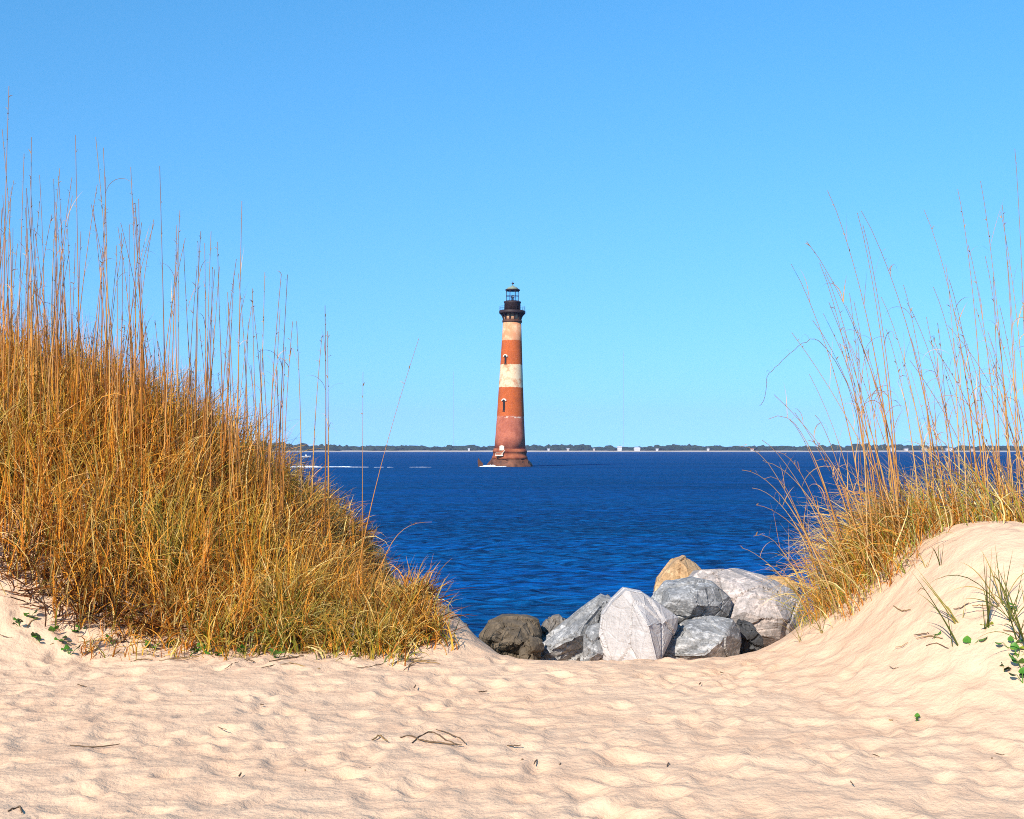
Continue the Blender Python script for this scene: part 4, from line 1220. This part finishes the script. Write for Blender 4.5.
creeper(935, 640, 3, 0.036, 'small dark green leafy sprout alone left of the thin dark grass tuft')
creeper(971, 645, 2, 0.05, 'upright green leaf standing in the sand under the grass tufts')
creeper(987, 629, 3, 0.04, 'bright yellow green leaves at the foot of the upright olive tuft', (M_LEAFY,))
creeper(1018, 657, 5, 0.05, 'bright light green leafy plant at the right edge', (M_LEAFY, M_LEAF))
creeper(1003, 672, 3, 0.045, 'dark withered leaf cluster below the light green plant', (M_LEAFD,))
creeper(1023, 681, 3, 0.04, 'dark green leaves lowest at the right edge of the sand', (M_LEAFD, M_LEAF))
creeper(917, 721, 3, 0.028, 'tiny two-leaved green seedling alone in the open sand on the right')
creeper(1010, 648, 4, 0.045, 'green leaves trailing between the sprawling tuft and the light green plant')
creeper(1022, 668, 5, 0.05, 'mid green leafy plant at the right edge between light green and dark plants')
creeper(1018, 612, 3, 0.045, 'green leaves at the root of the sprawling tuft', (M_LEAF,))
for i, (px, py) in enumerate(((52, 632), (80, 632), (30, 619), (152, 649), (168, 648), (190, 655), (205, 652), (112, 643), (214, 657), (20, 626), (246, 655), (275, 657), (64, 644), (40, 642), (300, 575), (315, 590), (286, 585), (70, 655))):
    creeper(px, py, 5, 0.046 if py > 600 else 0.05, 'small green leafy plant in the sand at the foot of the left grass', (M_LEAF, M_LEAF, M_LEAFD), 'green leaves along the left grass edge')


def twig(pts_px, r, mat, label, group=None, cat='twig', name='twig', lift=0.006, branches=()):
    root = on_ground(*pts_px[len(pts_px) // 2])
    P = []
    for i, (px, py) in enumerate(pts_px):
        q = on_ground(px, py); P.append(np.array(q - root) + np.array([0, 0, lift + r * 0.4]))
    P = np.array(P); t = np.linspace(0, len(P) - 1, 4 * len(P))
    P = np.stack([np.interp(t, np.arange(len(P)), P[:, k]) for k in range(3)], 1)
    P[:, 2] += np.abs(rng.normal(0, r * 0.8, len(P)))
    s = np.linspace(0, 1, len(P))
    V, Q, S = tube(P, r * (0.5 + 0.5 * np.sin(math.pi * (0.1 + 0.85 * s))), 5)
    o = link_mesh(name, np_mesh(name, V, Q), mat); o.location = root
    return tag(o, label, cat, group)


twig([(400, 740), (410, 737), (422, 743), (436, 744), (452, 747), (462, 747)], 0.0052, M_TWIG, 'longest dark twig of the little pile on the open sand', 'dead twigs on the open sand')
twig([(412, 745), (420, 738), (432, 733), (446, 742), (456, 746)], 0.0045, M_TWIG, 'crooked twig lying across the longest dark twig', 'dead twigs on the open sand')
twig([(436, 731), (448, 735), (460, 740), (466, 746)], 0.0038, M_TWIG, 'thin curved twig at the right of the twig pile', 'dead twigs on the open sand')
twig([(372, 742), (380, 737), (388, 744)], 0.005, M_STRAW, 'pale bent straw just left of the twig pile', 'dead twigs on the open sand')
twig([(70, 747), (95, 749), (120, 746)], 0.004, M_TWIG, 'long thin twig flat on the sand at the left', 'dead twigs on the open sand')
twig([(8, 813), (20, 809), (22, 815)], 0.0045, M_TWIG, 'dark bent twig in the bottom left corner', 'dead twigs on the open sand')
twig([(507, 747), (514, 748), (521, 747)], 0.0038, M_TWIG, 'short dark twig on the sand right of the twig pile', 'dead twigs on the open sand')
twig([(534, 766), (537, 761)], 0.0038, M_TWIG, 'stubby upright-pointing bit of twig right of the short dark twig', 'dead twigs on the open sand')
twig([(667, 768), (669, 764)], 0.0038, M_TWIG, 'tiny dark twig in the middle of the sand', 'dead twigs on the open sand')
for px, py in ((700, 685), (524, 763), (560, 766), (852, 785), (876, 757), (890, 722), (1000, 756), (992, 760), (722, 674), (582, 660), (240, 777), (305, 772), (370, 770), (82, 687), (190, 693), (262, 706), (483, 693), (222, 730), (545, 730), (415, 688)):
    dx, dy = rng.uniform(-5, 5), rng.uniform(-1.5, 1.5)
    twig([(px - dx, py - dy), (px, py), (px + dx, py + dy)], rng.uniform(0.0025, 0.0045), random.choice([M_TWIG, M_TWIG, M_STRAW]), 'tiny dark scrap of dead stem scattered on the open sand', 'tiny dark scraps on the sand', 'stem scrap', 'stem_scrap')
for k in range(32):
    px = rng.uniform(0, 430); py = float(np.interp(px, [0, 80, 200, 330, 440], [628, 648, 656, 662, 664])) + rng.uniform(-14, 10)
    dx, dy = rng.uniform(-22, 22), rng.uniform(-4, 4)
    twig([(px - dx, py - dy), (px, py + rng.uniform(-2, 2)), (px + dx, py + dy)], rng.uniform(0.003, 0.006), random.choice([M_STRAW, M_TWIG, M_STRAW]), 'fallen dry stem lying on the sand along the left grass edge', 'fallen stems along the left grass', 'fallen stem', 'fallen_stem')
for k in range(11):
    px = rng.uniform(880, 1020); py = float(np.interp(px, [860, 920, 960, 1020], [620, 590, 590, 590])) + rng.uniform(0, 75)
    dx, dy = rng.uniform(-16, 16), rng.uniform(-4, 4)
    twig([(px - dx, py - dy), (px, py + rng.uniform(-4, 4)), (px + dx, py + dy)], rng.uniform(0.002, 0.004), random.choice([M_STRAW, M_TWIG]), 'thin dry stem lying on the bare sand of the right dune', 'fallen stems on the right dune', 'fallen stem', 'fallen_stem')

# ------------------------------------------------------------------ the air
USE_HAZE = True
if USE_HAZE:
    hz = bpy.data.materials.new('sea_haze'); hz.use_nodes = True
    hz.node_tree.nodes.clear()
    ho = hz.node_tree.nodes.new('ShaderNodeOutputMaterial'); hv = hz.node_tree.nodes.new('ShaderNodeVolumePrincipled')
    hv.inputs['Color'].default_value = (0.58, 0.66, 1.0, 1)
    hv.inputs['Density'].default_value = 0.17 / 2900
    hz.node_tree.links.new(hv.outputs[0], ho.inputs['Volume'])
    hb = MB().box((0, 4000, 140), (21000, 10600, 300)).build('haze', hz)
    tag(hb, 'thin sea haze over the water and far shore', 'haze', kind='stuff')
